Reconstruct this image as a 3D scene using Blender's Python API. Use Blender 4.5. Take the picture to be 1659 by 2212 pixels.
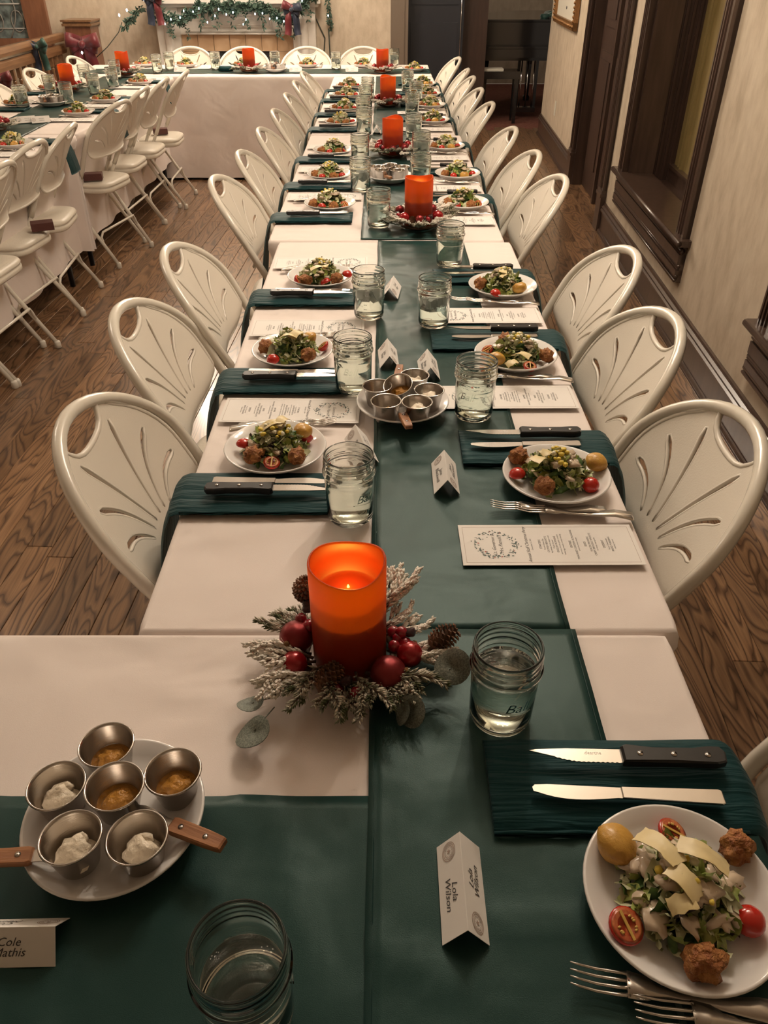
import bpy, math, random
from math import sin, cos, pi, radians, sqrt, atan
from mathutils import Vector, Matrix, noise, Euler
from mathutils.geometry import delaunay_2d_cdt
for o in list(bpy.data.objects): bpy.data.objects.remove(o)
S = bpy.context.scene
C = S.collection
# ------------------------------------------------------------------ camera
F = 1661.0; CX = 829.5; CY = 1106.0; CAMZ = 1.52
PITCH = atan((1106 + 103) / F)
cam = bpy.data.cameras.new('camera'); camo = bpy.data.objects.new('camera', cam); C.objects.link(camo)
cam.sensor_fit = 'VERTICAL'; cam.sensor_height = 36.0; cam.lens = F / 2212 * 36.0
cam.clip_start = 0.02; cam.clip_end = 60
camo.location = (0, 0, CAMZ); camo.rotation_euler = (pi / 2 - PITCH, 0, 0)
S.camera = camo
# ------------------------------------------------------------------ light and exposure
S.view_settings.view_transform = 'Standard'; S.view_settings.look = 'None'
S.view_settings.gamma = 1.0; S.view_settings.use_curve_mapping = False
S.view_settings.exposure = 0.0
w = bpy.data.worlds.new('world'); S.world = w; w.use_nodes = True
w.node_tree.nodes['Background'].inputs[0].default_value = (1, .8, .62, 1)
w.node_tree.nodes['Background'].inputs[1].default_value = 0.25
def lamp(x, y, z, watts, col=(1.0, .85, .69), r=.035):
    l = bpy.data.lights.new('chandelier_bulb', 'POINT'); l.energy = watts; l.color = col; l.shadow_soft_size = r
    o = bpy.data.objects.new('chandelier_bulb', l); o.location = (x, y, z); C.objects.link(o)
def chandelier(x, y, z, watts, n=5, rr=.28):
    for k in range(n):
        a = 2 * pi * k / n + .3
        lamp(x + rr * cos(a), y + rr * sin(a), z, watts / n)
chandelier(.35, 2.5, 2.45, 80)
chandelier(-.5, 6.7, 2.6, 120)
chandelier(-1.72, 7.6, 2.5, 95)
chandelier(-2.6, 3.0, 2.5, 34)
lamp(1.0, 11.2, 2.3, 12, r=.15)
lamp(3.2, 5.2, 2.2, 5, r=.15)
# ------------------------------------------------------------------ pixel ray -> real point on a level or upright plane
def T(px, py, z=.75):
    u = (px - CX) / F; v = (py - CY) / F
    dy = cos(PITCH) - v * sin(PITCH); dz = -(sin(PITCH) + v * cos(PITCH))
    t = (z - CAMZ) / dz
    return Vector((u * t, dy * t, z))
# ------------------------------------------------------------------ materials
def nt(name):
    m = bpy.data.materials.new(name); m.use_nodes = True
    n = m.node_tree; b = n.nodes['Principled BSDF']
    return m, n, b
def ND(n, t, **kw):
    x = n.nodes.new(t)
    for k, v in kw.items():
        if k in x.inputs: x.inputs[k].default_value = v
        else: setattr(x, k, v)
    return x
def L(n, a, ao, b, bi): n.links.new(a.outputs[ao], b.inputs[bi])
def ramp(n, stops):
    r = n.nodes.new('ShaderNodeValToRGB'); e = r.color_ramp.elements
    while len(e) < len(stops): e.new(.5)
    for i, (p, c) in enumerate(stops): e[i].position = p; e[i].color = (*c, 1)
    return r
def mat(name, col, rough=.5, metal=0., col2=None, scale=8., bump=0., bscale=60., detail=3., spec=None, stretch=(1, 1, 1), lo=.35, hi=.65, coat=0., **kw):
    m, n, b = nt(name)
    b.inputs['Base Color'].default_value = (*col, 1); b.inputs['Roughness'].default_value = rough; b.inputs['Metallic'].default_value = metal
    if spec is not None: b.inputs['Specular IOR Level'].default_value = spec
    if coat: b.inputs['Coat Weight'].default_value = coat; b.inputs['Coat Roughness'].default_value = .15
    for k, v in kw.items(): b.inputs[k].default_value = v
    tc = n.nodes.new('ShaderNodeTexCoord'); mp = n.nodes.new('ShaderNodeMapping'); mp.inputs['Scale'].default_value = stretch
    L(n, tc, 'Object', mp, 'Vector')
    if col2:
        t = ND(n, 'ShaderNodeTexNoise', Scale=scale, Detail=detail); L(n, mp, 'Vector', t, 'Vector')
        r = ramp(n, [(lo, col), (hi, col2)]); L(n, t, 'Fac', r, 'Fac'); L(n, r, 'Color', b, 'Base Color')
    if bump:
        t = ND(n, 'ShaderNodeTexNoise', Scale=bscale, Detail=4.); L(n, mp, 'Vector', t, 'Vector')
        bp = ND(n, 'ShaderNodeBump', Strength=bump, Distance=.01); L(n, t, 'Fac', bp, 'Height'); L(n, bp, 'Normal', b, 'Normal')
    return m
M = {}
M['chair'] = mat('chair_plastic', (.74, .69, .60), .38, bump=.05, bscale=300, coat=.25)
M['chairmetal'] = mat('chair_enamel', (.74, .70, .61), .25, coat=.5)
M['vinyl'] = mat('seat_vinyl', (.76, .71, .61), .38, bump=.1, bscale=120)
M['cap'] = mat('foot_cap_plastic', (.70, .66, .58), .5)
M['china'] = mat('white_china', (.80, .78, .76), .12, coat=.4)
M['steel'] = mat('brushed_steel', (.62, .58, .54), .22, 1., bump=.06, bscale=40, stretch=(1, 1, 30))
M['blade'] = mat('knife_steel', (.66, .62, .57), .25, 1.)
M['etch'] = mat('etched_steel', (.8, .78, .74), .6, .3)
M['black'] = mat('black_resin', (.012, .012, .013), .35)
M['walnut'] = mat('walnut_handle', (.22, .085, .035), .45, col2=(.42, .19, .08), scale=6, stretch=(1, 12, 12), bump=.1, bscale=30)
M['paper'] = mat('card_paper', (.82, .79, .75), .75)
M['ink'] = mat('dark_ink', (.06, .055, .055), .7)
M['greyink'] = mat('grey_ink', (.17, .165, .165), .7)
M['seal'] = mat('seal_ink', (.40, .30, .25), .7)
M['leafink'] = mat('leaf_ink', (.10, .14, .13), .7)
M['redink'] = mat('berry_ink', (.45, .10, .08), .7)
M['trim'] = mat('dark_stained_wood', (.050, .030, .022), .28, col2=(.075, .046, .034), scale=5, stretch=(6, 6, .8), coat=.3)
M['doorwood'] = mat('dark_door_wood', (.035, .018, .012), .45, col2=(.05, .026, .018), scale=5, stretch=(6, 6, .8))
M['oak'] = mat('oak_rail', (.15, .075, .034), .3, col2=(.22, .115, .055), scale=5, stretch=(8, .8, 8), coat=.3)
M['mahog'] = mat('reddish_wood', (.16, .065, .035), .35, col2=(.22, .095, .05), scale=5, stretch=(6, 6, .8), coat=.2)
M['white'] = mat('white_paint', (.72, .68, .62), .4)
M['tile'] = mat('tan_tile', (.56, .37, .22), .3, col2=(.62, .43, .27), scale=10)
M['soot'] = mat('firebox_black', (.012, .012, .014), .7)
M['piano'] = mat('black_lacquer', (.010, .009, .009), .12, coat=.5)
M['chrome'] = mat('chrome', (.7, .68, .65), .12, 1.)
M['keys'] = mat('ivory', (.6, .56, .5), .3)
M['gold'] = mat('gilt', (.26, .13, .045), .4, .5, bump=.5, bscale=90)
M['matboard'] = mat('mat_board', (.6, .58, .5), .8)
M['redwine'] = mat('burgundy_ribbon', (.14, .012, .018), .45, **{'Sheen Weight': .4})
M['navy'] = mat('navy_ribbon', (.012, .020, .045), .45, **{'Sheen Weight': .4})
M['goldrib'] = mat('gold_ribbon', (.65, .52, .25), .35)
M['greenrib'] = mat('green_ribbon', (.012, .06, .045), .45, **{'Sheen Weight': .4})
M['garland'] = mat('garland_green', (.03, .07, .045), .7, col2=(.075, .12, .09), scale=30)
M['wire'] = mat('dark_wire', (.03, .04, .03), .6)
M['frost'] = mat('frosted_needles', (.92, .86, .76), .85, col2=(.34, .32, .22), scale=45, lo=.58, hi=.90, bump=.5, bscale=400)
M['frost2'] = mat('lightly_frosted_needles', (.10, .115, .045), .8, col2=(.74, .69, .57), scale=60, lo=.40, hi=.62, bump=.4, bscale=400)
M['twig'] = mat('twig', (.10, .06, .035), .8)
M['ballred'] = mat('satin_red_ball', (.32, .010, .014), .22, .35, coat=.3)
M['glitter'] = mat('glitter_red_ball', (.20, .008, .012), .25, .6, col2=(.45, .13, .12), scale=900, lo=.52, hi=.70, bump=.15, bscale=900)
M['berry'] = mat('red_berry', (.28, .008, .018), .2, coat=.5)
M['berrydark'] = mat('dark_berry', (.055, .015, .015), .25, coat=.3, bump=.6, bscale=250)
M['cone'] = mat('pinecone', (.10, .045, .022), .6, col2=(.26, .13, .07), scale=60)
M['euca'] = mat('glitter_leaf', (.085, .10, .078), .5, .2, col2=(.20, .22, .18), scale=500, lo=.4, hi=.65)
M['tomato'] = mat('tomato_skin', (.50, .022, .012), .15, coat=.4)
M['tomflesh'] = mat('tomato_flesh', (.42, .06, .025), .25, col2=(.62, .20, .07), scale=140, coat=.4)
M['tomseed'] = mat('tomato_seeds', (.66, .42, .10), .3)
M['crouton'] = mat('fried_crumb', (.30, .095, .022), .6, col2=(.50, .22, .06), scale=110, bump=.9, bscale=160)
M['potato'] = mat('roast_potato', (.60, .33, .06), .4, col2=(.40, .18, .04), scale=50, lo=.5, hi=.8, bump=.2, bscale=100, coat=.2)
M['lettuce'] = mat('lettuce_green', (.22, .29, .055), .4, col2=(.44, .48, .15), scale=70)
M['lettuce2'] = mat('romaine_dark', (.03, .075, .018), .4, col2=(.10, .19, .04), scale=60)
M['pale'] = mat('pale_lettuce', (.52, .54, .30), .45, col2=(.62, .61, .42), scale=60)
M['purple'] = mat('purple_leaf', (.035, .018, .022), .4)
M['dressing'] = mat('creamy_dressing', (.60, .48, .35), .22, coat=.3)
M['cheese'] = mat('cheese_shaving', (.78, .65, .36), .42, col2=(.70, .56, .27), scale=30)
M['yolk'] = mat('egg_yolk', (.74, .56, .08), .5)
M['eggwhite'] = mat('egg_white', (.78, .74, .55), .35)
M['butter'] = mat('whipped_butter', (.88, .78, .62), .4, bump=.5, bscale=90)
M['orange'] = mat('pumpkin_butter', (.52, .24, .035), .4, bump=.6, bscale=120)
M['redcarpet'] = mat('red_carpet', (.12, .022, .02), .95, col2=(.17, .075, .04), scale=35, detail=5)
M['darkbox'] = mat('brown_box', (.10, .035, .03), .5)
M['bluedoor'] = mat('dark_blue_grey_door', (.025, .028, .036), .35)
M['taupe'] = mat('taupe_post', (.15, .115, .085), .5)
M['leadglass'] = mat('stained_glass', (.03, .045, .05), .15, col2=(.16, .22, .23), scale=14, coat=.5)
M['lead'] = mat('lead_came', (.26, .25, .23), .5, .3)
M['gap'] = mat('plank_gap', (.02, .012, .008), .8)
M['tabletop'] = mat('table_laminate', (.5, .48, .44), .5)
M['darkmetal'] = mat('dark_metal', (.03, .03, .032), .4, .6)
M['curtain'] = mat('mustard_panel', (.20, .145, .045), .7, col2=(.26, .19, .07), scale=6, stretch=(4, 4, .6))
M['ice'] = mat('ice', (.88, .89, .87), .25, **{'Transmission Weight': .45, 'IOR': 1.2})
def emit(name, col, s):
    m, n, b = nt(name); b.inputs['Emission Color'].default_value = (*col, 1); b.inputs['Emission Strength'].default_value = s
    b.inputs['Base Color'].default_value = (*col, 1); return m
M['led'] = emit('fairy_light', (.85, .95, 1), 14)
M['ledwarm'] = emit('candle_led', (1, .55, .12), 4)
def glass(name, col, ior, rough=0.):
    m, n, b = nt(name); b.inputs['Base Color'].default_value = (*col, 1); b.inputs['Transmission Weight'].default_value = 1
    b.inputs['IOR'].default_value = ior; b.inputs['Roughness'].default_value = rough; return m
M['glass'] = glass('jar_glass', (.93, .97, .93), 1.46)
M['water'] = glass('water', (.93, .97, .95), 1.33)
M['pane'] = glass('window_glass', (.9, .9, .86), 1.45)
# wax: lit from the inside by its lamp
m, n, b = nt('red_wax'); M['wax'] = m
b.inputs['Base Color'].default_value = (.42, .030, .016, 1); b.inputs['Roughness'].default_value = .38
tr = ND(n, 'ShaderNodeBsdfTranslucent'); tr.inputs['Color'].default_value = (.90, .40, .04, 1)
mx = ND(n, 'ShaderNodeMixShader'); mx.inputs[0].default_value = .5
out = [x for x in n.nodes if x.type == 'OUTPUT_MATERIAL'][0]
L(n, b, 0, mx, 1); L(n, tr, 0, mx, 2); L(n, mx, 0, out, 0)
# wall plaster: mottled, brushed vertically
def wallmat(name, c1, c2, c3):
    m, n, b = nt(name); b.inputs['Roughness'].default_value = .75
    tc = n.nodes.new('ShaderNodeTexCoord'); mp = n.nodes.new('ShaderNodeMapping'); mp.inputs['Scale'].default_value = (1, 1, .45)
    L(n, tc, 'Object', mp, 'Vector')
    t = ND(n, 'ShaderNodeTexNoise', Scale=14., Detail=6., Roughness=.6); L(n, mp, 'Vector', t, 'Vector')
    r = ramp(n, [(.30, c1), (.52, c2), (.72, c3)]); L(n, t, 'Fac', r, 'Fac')
    L(n, r, 'Color', b, 'Base Color')
    return m
M['wall'] = wallmat('faux_finish_plaster', (.42, .345, .255), (.52, .44, .335), (.59, .51, .40))
M['ceil'] = mat('ceiling_paint', (.72, .66, .58), .8)
# linen and satin with soft creases
def clothmat(name, col, rough, crease, cs, weave=900, stretch=(1, 1, 1), sheen=0., metal=0., spec=.5, col2=None, tint=None):
    m, n, b = nt(name)
    if tint: b.inputs['Specular Tint'].default_value = (*tint, 1)
    b.inputs['Base Color'].default_value = (*col, 1); b.inputs['Roughness'].default_value = rough
    b.inputs['Sheen Weight'].default_value = sheen; b.inputs['Metallic'].default_value = metal; b.inputs['Specular IOR Level'].default_value = spec
    tc = n.nodes.new('ShaderNodeTexCoord'); mp = n.nodes.new('ShaderNodeMapping'); mp.inputs['Scale'].default_value = stretch
    L(n, tc, 'Object', mp, 'Vector')
    a = ND(n, 'ShaderNodeTexNoise', Scale=cs, Detail=2.5, Distortion=.45); L(n, mp, 'Vector', a, 'Vector')
    a2 = ND(n, 'ShaderNodeTexNoise', Scale=weave, Detail=1.); L(n, mp, 'Vector', a2, 'Vector')
    b1 = ND(n, 'ShaderNodeBump', Strength=crease, Distance=.02); L(n, a, 'Fac', b1, 'Height')
    b2 = ND(n, 'ShaderNodeBump', Strength=.25, Distance=.0006); L(n, a2, 'Fac', b2, 'Height'); L(n, b1, 'Normal', b2, 'Normal')
    L(n, b2, 'Normal', b, 'Normal')
    if col2:
        r = ramp(n, [(.3, col), (.7, col2)]); L(n, a, 'Fac', r, 'Fac'); L(n, r, 'Color', b, 'Base Color')
    return m
M['linen'] = clothmat('white_tablecloth', (.80, .72, .675), .8, .60, 5.0, sheen=.1)
M['satin'] = clothmat('teal_satin', (.015, .044, .040), .40, .5, 6., weave=1200, sheen=.0, spec=.55, tint=(.34, .47, .44))
M['napkin'] = clothmat('crinkled_teal_napkin', (.004, .033, .037), .6, .35, 16., weave=500, stretch=(.6, 6, 1), sheen=.03, col2=(.009, .036, .040), tint=(.2, .4, .42))
M['floor'] = None
m, n, b = nt('oak_plank'); M['plank'] = m
b.inputs['Roughness'].default_value = .30; b.inputs['Coat Weight'].default_value = .7; b.inputs['Coat Roughness'].default_value = .16
ge = ND(n, 'ShaderNodeNewGeometry'); at = ND(n, 'ShaderNodeAttribute', attribute_name='woff')
mp = ND(n, 'ShaderNodeVectorMath', operation='MULTIPLY'); mp.inputs[1].default_value = (5.6, .9, 1)
L(n, ge, 'Position', mp, 0)
ad = ND(n, 'ShaderNodeVectorMath', operation='ADD'); L(n, mp, 0, ad, 0); L(n, at, 'Vector', ad, 1)
t = ND(n, 'ShaderNodeTexNoise', Scale=1., Detail=2.5, Roughness=.55, Distortion=.35); L(n, ad, 0, t, 'Vector')
mu = ND(n, 'ShaderNodeMath', operation='MULTIPLY'); mu.inputs[1].default_value = 24; L(n, t, 'Fac', mu, 0)
fr = ND(n, 'ShaderNodeMath', operation='FRACT'); L(n, mu, 0, fr, 0)
r = ramp(n, [(0., (.055, .026, .012)), (.13, (.12, .062, .030)), (.34, (.27, .155, .080)), (.8, (.22, .120, .060)), (1., (.12, .062, .03))]); L(n, fr, 0, r, 'Fac')
mp2 = ND(n, 'ShaderNodeVectorMath', operation='MULTIPLY'); mp2.inputs[1].default_value = (160, 6, 1); L(n, ge, 'Position', mp2, 0)
t2 = ND(n, 'ShaderNodeTexNoise', Scale=1., Detail=3.); L(n, mp2, 0, t2, 'Vector')
mr = ND(n, 'ShaderNodeMapRange'); mr.inputs[1].default_value = .3; mr.inputs[2].default_value = .7; mr.inputs[3].default_value = .75; mr.inputs[4].default_value = 1.15
L(n, t2, 'Fac', mr, 0)
at2 = ND(n, 'ShaderNodeAttribute', attribute_name='wtone')
m2 = ND(n, 'ShaderNodeMath', operation='MULTIPLY'); L(n, mr, 0, m2, 0); L(n, at2, 'Fac', m2, 1)
vm = ND(n, 'ShaderNodeVectorMath', operation='SCALE'); L(n, r, 'Color', vm, 0); L(n, m2, 0, vm, 'Scale')
L(n, vm, 0, b, 'Base Color')
# ------------------------------------------------------------------ mesh builder
class MB:
    def __init__(s): s.v = []; s.f = []; s.sm = []; s.mi = []
    def add(s, vs, fs, smooth=False, mi=0, mx=None):
        o = len(s.v)
        s.v += [tuple(mx @ Vector(v)) for v in vs] if mx else [tuple(v) for v in vs]
        for f in fs: s.f.append([i + o for i in f]); s.sm.append(smooth); s.mi.append(mi)
        return s
    def box(s, x0, x1, y0, y1, z0, z1, mx=None, mi=0):
        v = [(x, y, z) for z in (z0, z1) for y in (y0, y1) for x in (x0, x1)]
        return s.add(v, [(0, 2, 3, 1), (4, 5, 7, 6), (0, 1, 5, 4), (2, 6, 7, 3), (0, 4, 6, 2), (1, 3, 7, 5)], False, mi, mx)
    def lathe(s, prof, n=32, mi=0, mx=None, smooth=True, closed=False):
        v = []; f = []; k = len(prof)
        for (r, z) in prof:
            for i in range(n): a = 2 * pi * i / n; v.append((r * cos(a), r * sin(a), z))
        for j in range(k - 1 + (1 if closed else 0)):
            for i in range(n):
                a, b_ = j * n + i, j * n + (i + 1) % n; c, d = ((j + 1) % k) * n + (i + 1) % n, ((j + 1) % k) * n + i
                f.append((a, b_, c, d))
        if not closed:
            if prof[0][0] > 1e-6: f.append(tuple(range(n - 1, -1, -1)))
            if prof[-1][0] > 1e-6: f.append(tuple(range((k - 1) * n, k * n)))
        return s.add(v, f, smooth, mi, mx)
    def tube(s, pts, r, n=8, closed=False, mi=0, mx=None, flat=1., cap=True):
        P = [Vector(p) for p in pts]; k = len(P); v = []; f = []
        R = r if isinstance(r, (list, tuple)) else [r] * k
        up = None
        for i in range(k):
            if closed: t = P[(i + 1) % k] - P[i - 1]
            else: t = P[min(i + 1, k - 1)] - P[max(i - 1, 0)]
            if t.length < 1e-9: t = Vector((0, 0, 1))
            t.normalize()
            if up is None:
                up = Vector((0, 0, 1)) if abs(t.z) < .9 else Vector((1, 0, 0))
            a = up - t * up.dot(t)
            if a.length < 1e-6: a = t.orthogonal()
            a.normalize(); up = a; b_ = t.cross(a)
            for j in range(n):
                q = 2 * pi * j / n; v.append(P[i] + a * cos(q) * R[i] * flat + b_ * sin(q) * R[i])
        for i in range(k - (0 if closed else 1)):
            for j in range(n):
                i2 = (i + 1) % k
                f.append((i * n + j, i * n + (j + 1) % n, i2 * n + (j + 1) % n, i2 * n + j))
        if not closed and cap: f.append(tuple(range(n - 1, -1, -1))); f.append(tuple(range((k - 1) * n, k * n)))
        return s.add(v, f, True, mi, mx)
    def prism(s, out, z0, z1, mi=0, mx=None, smooth=False):
        k = len(out); v = [(x, y, z0) for x, y in out] + [(x, y, z1) for x, y in out]
        f = [tuple(range(k - 1, -1, -1)), tuple(range(k, 2 * k))] + [(i, (i + 1) % k, k + (i + 1) % k, k + i) for i in range(k)]
        return s.add(v, f, smooth, mi, mx)
    def stack(s, out, lv, mi=0, mx=None, smooth=True):   # out: outline; lv: (scale, z) rings
        k = len(out); v = []; f = []
        cx = sum(p[0] for p in out) / k; cy = sum(p[1] for p in out) / k
        for sc, z in lv:
            for x, y in out:
                dx, dy = x - cx, y - cy; d = sqrt(dx * dx + dy * dy)
                q = (d - sc) / d
                v.append((cx + dx * q, cy + dy * q, z))
        for j in range(len(lv) - 1):
            for i in range(k): f.append((j * k + i, j * k + (i + 1) % k, (j + 1) * k + (i + 1) % k, (j + 1) * k + i))
        f.append(tuple(range(k - 1, -1, -1))); f.append(tuple(range((len(lv) - 1) * k, len(lv) * k)))
        return s.add(v, f, smooth, mi, mx)
    def grid(s, fn, nu, nv, mi=0, mx=None, smooth=True, closeu=False):
        v = [fn(i / nu, j / nv) for j in range(nv + 1) for i in range(nu + (0 if closeu else 1))]
        w_ = nu if closeu else nu + 1
        f = []
        for j in range(nv):
            for i in range(nu):
                i2 = (i + 1) % w_ if closeu else i + 1
                f.append((j * w_ + i, j * w_ + i2, (j + 1) * w_ + i2, (j + 1) * w_ + i))
        return s.add(v, f, smooth, mi, mx)
    def blob(s, c, r, sub=2, amp=.15, fr=2., seed=0, sc=(1, 1, 1), mi=0, mx=None):
        vs, fs = ICO[sub]
        v = []
        for p in vs:
            q = Vector(p); d = 1 + amp * noise.noise(q * fr + Vector((seed * 7.3, seed * 1.7, seed)))
            v.append((c[0] + q.x * d * r * sc[0], c[1] + q.y * d * r * sc[1], c[2] + q.z * d * r * sc[2]))
        return s.add(v, fs, True, mi, mx)
    def mesh(s, name, mats):
        me = bpy.data.meshes.new(name); me.from_pydata(s.v, [], s.f)
        for m_ in (mats if isinstance(mats, (list, tuple)) else [mats]): me.materials.append(m_)
        me.polygons.foreach_set('use_smooth', s.sm); me.polygons.foreach_set('material_index', s.mi)
        me.update(); return me
    def build(s, name, mats, parent=None, loc=None, rz=0):
        return link(name, s.mesh(name, mats), parent, loc, rz)
def link(name, me, parent=None, loc=None, rz=0):
    o = bpy.data.objects.new(name, me); C.objects.link(o)
    if parent: o.parent = parent
    if loc is not None: o.location = loc
    if rz: o.rotation_euler = (0, 0, rz)
    return o
def make_ico():
    import bmesh
    d = {}
    for k in (1, 2, 3):
        b_ = bmesh.new(); bmesh.ops.create_icosphere(b_, subdivisions=k, radius=1)
        d[k] = ([tuple(v.co) for v in b_.verts], [tuple(v.index for v in f.verts) for f in b_.faces]); b_.free()
    return d
ICO = make_ico()
def tag(o, label=None, cat=None, group=None, kind=None):
    if label: o['label'] = label
    if cat: o['category'] = cat
    if group: o['group'] = group
    if kind: o['kind'] = kind
    return o
def empty(name, loc, rz=0):
    o = bpy.data.objects.new(name, None); C.objects.link(o); o.location = loc; o.rotation_euler = (0, 0, rz); o.empty_display_size = .05
    return o
def struct(o): o['kind'] = 'structure'; return o
def copy_tree(o, parent=None):
    c = o.copy(); C.objects.link(c)
    if parent is not None: c.parent = parent
    for ch in [x for x in o.children]: copy_tree(ch, c)
    return c
_txt = {}
def textmesh(s, size, m, shear=0., align='CENTER', space=1.0, bold=0.):
    key = (s, size, m.name, shear, align, space, bold)
    if key in _txt: return _txt[key]
    cu = bpy.data.curves.new('lettering', 'FONT'); cu.body = s; cu.size = size; cu.align_x = align; cu.align_y = 'CENTER'
    cu.shear = shear; cu.resolution_u = 2; cu.space_line = space; cu.offset = bold
    o = bpy.data.objects.new('lettering', cu); C.objects.link(o)
    dg = bpy.context.evaluated_depsgraph_get(); dg.update()
    me = bpy.data.meshes.new_from_object(o.evaluated_get(dg)); me.materials.clear(); me.materials.append(m)
    bpy.data.objects.remove(o); bpy.data.curves.remove(cu)
    _txt[key] = me; return me
def mesh_to(mb, me, mx, mi=0):
    mb.add([mx @ v.co for v in me.vertices], [tuple(p.vertices) for p in me.polygons], False, mi)
rnd = random.Random(7)
# ================================================================== THE ROOM
WA = .04358; WP = Vector((1.23, 0, 0))                    # right wall line
def W(s_, z, out=0.):                                     # along the right wall, height, distance into the room
    return (WP.x + s_ * sin(WA) - out * cos(WA), WP.y + s_ * cos(WA) + out * sin(WA), z)
WM = Matrix.Translation(WP) @ Matrix.Rotation(-WA, 4, 'Z')   # local x = -out, local y = s
def wbox(mb, s0, s1, o0, o1, z0, z1, mi=0): mb.box(-o1, -o0, s0, s1, z0, z1, WM, mi)
FY = 8.85; CZ = 2.9
# floor: planks along the wall direction
planks = []
pw = .083
PR = Matrix.Rotation(-WA, 4, 'Z')
rr = random.Random(3)
fl = struct(MB().box(-4.3, 1.75, -2.2, 8.95, -.06, -.012).build('floor', M['gap']))
from_x = -4.2
def plank_mesh(items, name):
    mb = MB(); offs = []; tones = []
    for (x0, x1, y0, y1, off, tone) in items:
        b_ = .0016; n0 = len(mb.v)
        vs = [(x0, y0, -.012), (x1, y0, -.012), (x1, y1, -.012), (x0, y1, -.012), (x0, y0, -b_), (x1, y0, -b_), (x1, y1, -b_), (x0, y1, -b_),
              (x0 + b_, y0 + b_, 0), (x1 - b_, y0 + b_, 0), (x1 - b_, y1 - b_, 0), (x0 + b_, y1 - b_, 0)]
        mb.add(vs, [(0, 1, 5, 4), (1, 2, 6, 5), (2, 3, 7, 6), (3, 0, 4, 7), (4, 5, 9, 8), (5, 6, 10, 9), (6, 7, 11, 10), (7, 4, 8, 11), (8, 9, 10, 11)], False, 0, PR)
        offs += [off] * 12; tones += [tone] * 12
    me = mb.mesh(name, M['plank'])
    a = me.attributes.new('woff', 'FLOAT_VECTOR', 'POINT'); a.data.foreach_set('vector', [c for o_ in offs for c in o_])
    a = me.attributes.new('wtone', 'FLOAT', 'POINT'); a.data.foreach_set('value', tones)
    return me
def project(p):
    z = p[2] - CAMZ; d = p[1] * cos(PITCH) - z * sin(PITCH); up = p[1] * sin(PITCH) + z * cos(PITCH)
    return (CX + F * p[0] / d, CY - F * up / d) if d > .2 else (-9e9, 9e9)
seen, rest = [], []
x = from_x
while x < 1.95:
    y = -2.3 - rr.random()
    while y < 8.95:
        ln = rr.uniform(.7, 1.6); it = (x + .0006, x + pw - .0006, y, min(y + ln, 9.15) - .0012, (rr.uniform(0, 90), rr.uniform(0, 90), rr.uniform(0, 90)), rr.uniform(.72, 1.25))
        c = PR @ Vector((x + pw / 2, y + ln / 2, 0)); px, py = project(c)
        vis = -120 < px < 1780 and 330 < py < 2050 and (c.x < -.36 and c.y < 6.9 and py < 1900 or c.x > .42) and c.x < WP.x + c.y * sin(WA) and c.y > .4
        (seen if vis else rest).append((c.y, it)); y += ln
    x += pw
seen.sort(key=lambda q: q[0])
for i, (_, it) in enumerate(seen):
    if i < 300: link('plank', plank_mesh([it], 'plank'), fl)
    else: rest.append((0, it))
link('planks_beyond', plank_mesh([i for _, i in rest], 'planks_beyond'), fl)['kind'] = 'stuff'
struct(MB().box(-4.5, 1.9, -2.2, 12.6, CZ, CZ + .1).build('ceiling', M['ceil']))
# right wall, with doorway (s 5.42..6.75) and two window openings
SW0, SW1 = 3.66, 4.87; SV0, SV1 = 1.0, 2.46; SD0, SD1 = 5.44, 6.62; SILL = .46
mb = MB()
for a, b_, z0, z1 in ((-2.2, SV0, 0, CZ), (SV0, SV1, 0, SILL), (SV0, SV1, 2.25, CZ), (SV1, SW0, 0, CZ), (SW0, SW1, 0, SILL), (SW0, SW1, 2.25, CZ), (SW1, SD0, 0, CZ), (SD0, SD1, 2.25, CZ), (SD1, 8.80, 0, CZ)):
    wbox(mb, a, b_, -.14, 0, z0, z1)
struct(mb.build('wall_right', M['wall']))
# baseboards
def baseboard(s0, s1, name):
    mb = MB(); prof = [(0, 0), (.030, 0), (.030, .012), (.024, .020), (.017, .022), (.017, .132), (.026, .134), (.028, .146), (.020, .153), (.022, .163), (.012, .172), (.010, .183), (0, .186)]
    for i in range(len(prof) - 1):
        (o0, z0), (o1, z1) = prof[i], prof[i + 1]
        mb.add([W(s0, z0, o0), W(s1, z0, o0), W(s1, z1, o1), W(s0, z1, o1)], [(0, 3, 2, 1)])
    mb.add([W(s0, z, o) for o, z in prof], [tuple(range(len(prof)))]); mb.add([W(s1, z, o) for o, z in prof], [tuple(range(len(prof) - 1, -1, -1))])
    struct(mb.build(name, M['trim']))
baseboard(-2.2, 5.30, 'baseboard_right'); baseboard(6.77, 8.80, 'baseboard_right')
# fluted casing running upright along the wall
def casing(mb, s0, s1, z0, z1, out=.028):
    wbox(mb, s0, s1, 0, out * .55, z0, z1)
    w_ = s1 - s0
    for k, (a, b_, o) in enumerate(((0, .10, 1.), (.14, .24, .95), (.30, .38, .8), (.60, .68, .8), (.74, .84, .95), (.90, 1., 1.))):
        wbox(mb, s0 + a * w_, s0 + b_ * w_, 0, out * o, z0, z1)
def plinth(mb, s0, s1, out=.034):
    wbox(mb, s0 - .008, s1 + .008, 0, out, 0, .215); wbox(mb, s0 - .014, s1 + .014, 0, out + .008, .215, .235); wbox(mb, s0 - .006, s1 + .006, 0, out, .235, .255)
dr = struct(empty('door_1', W(6.1, 0, 0)))
def part(mb, name, m_, par):
    o = mb.build(name, m_); mw = par.matrix_basis.copy() if par.parent is None else Matrix()
    o.parent = par; o.matrix_parent_inverse = mw.inverted(); return o
mb = MB(); casing(mb, 5.32, SD0, .255, 2.3); part(mb, 'casing', M['trim'], dr)
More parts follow.
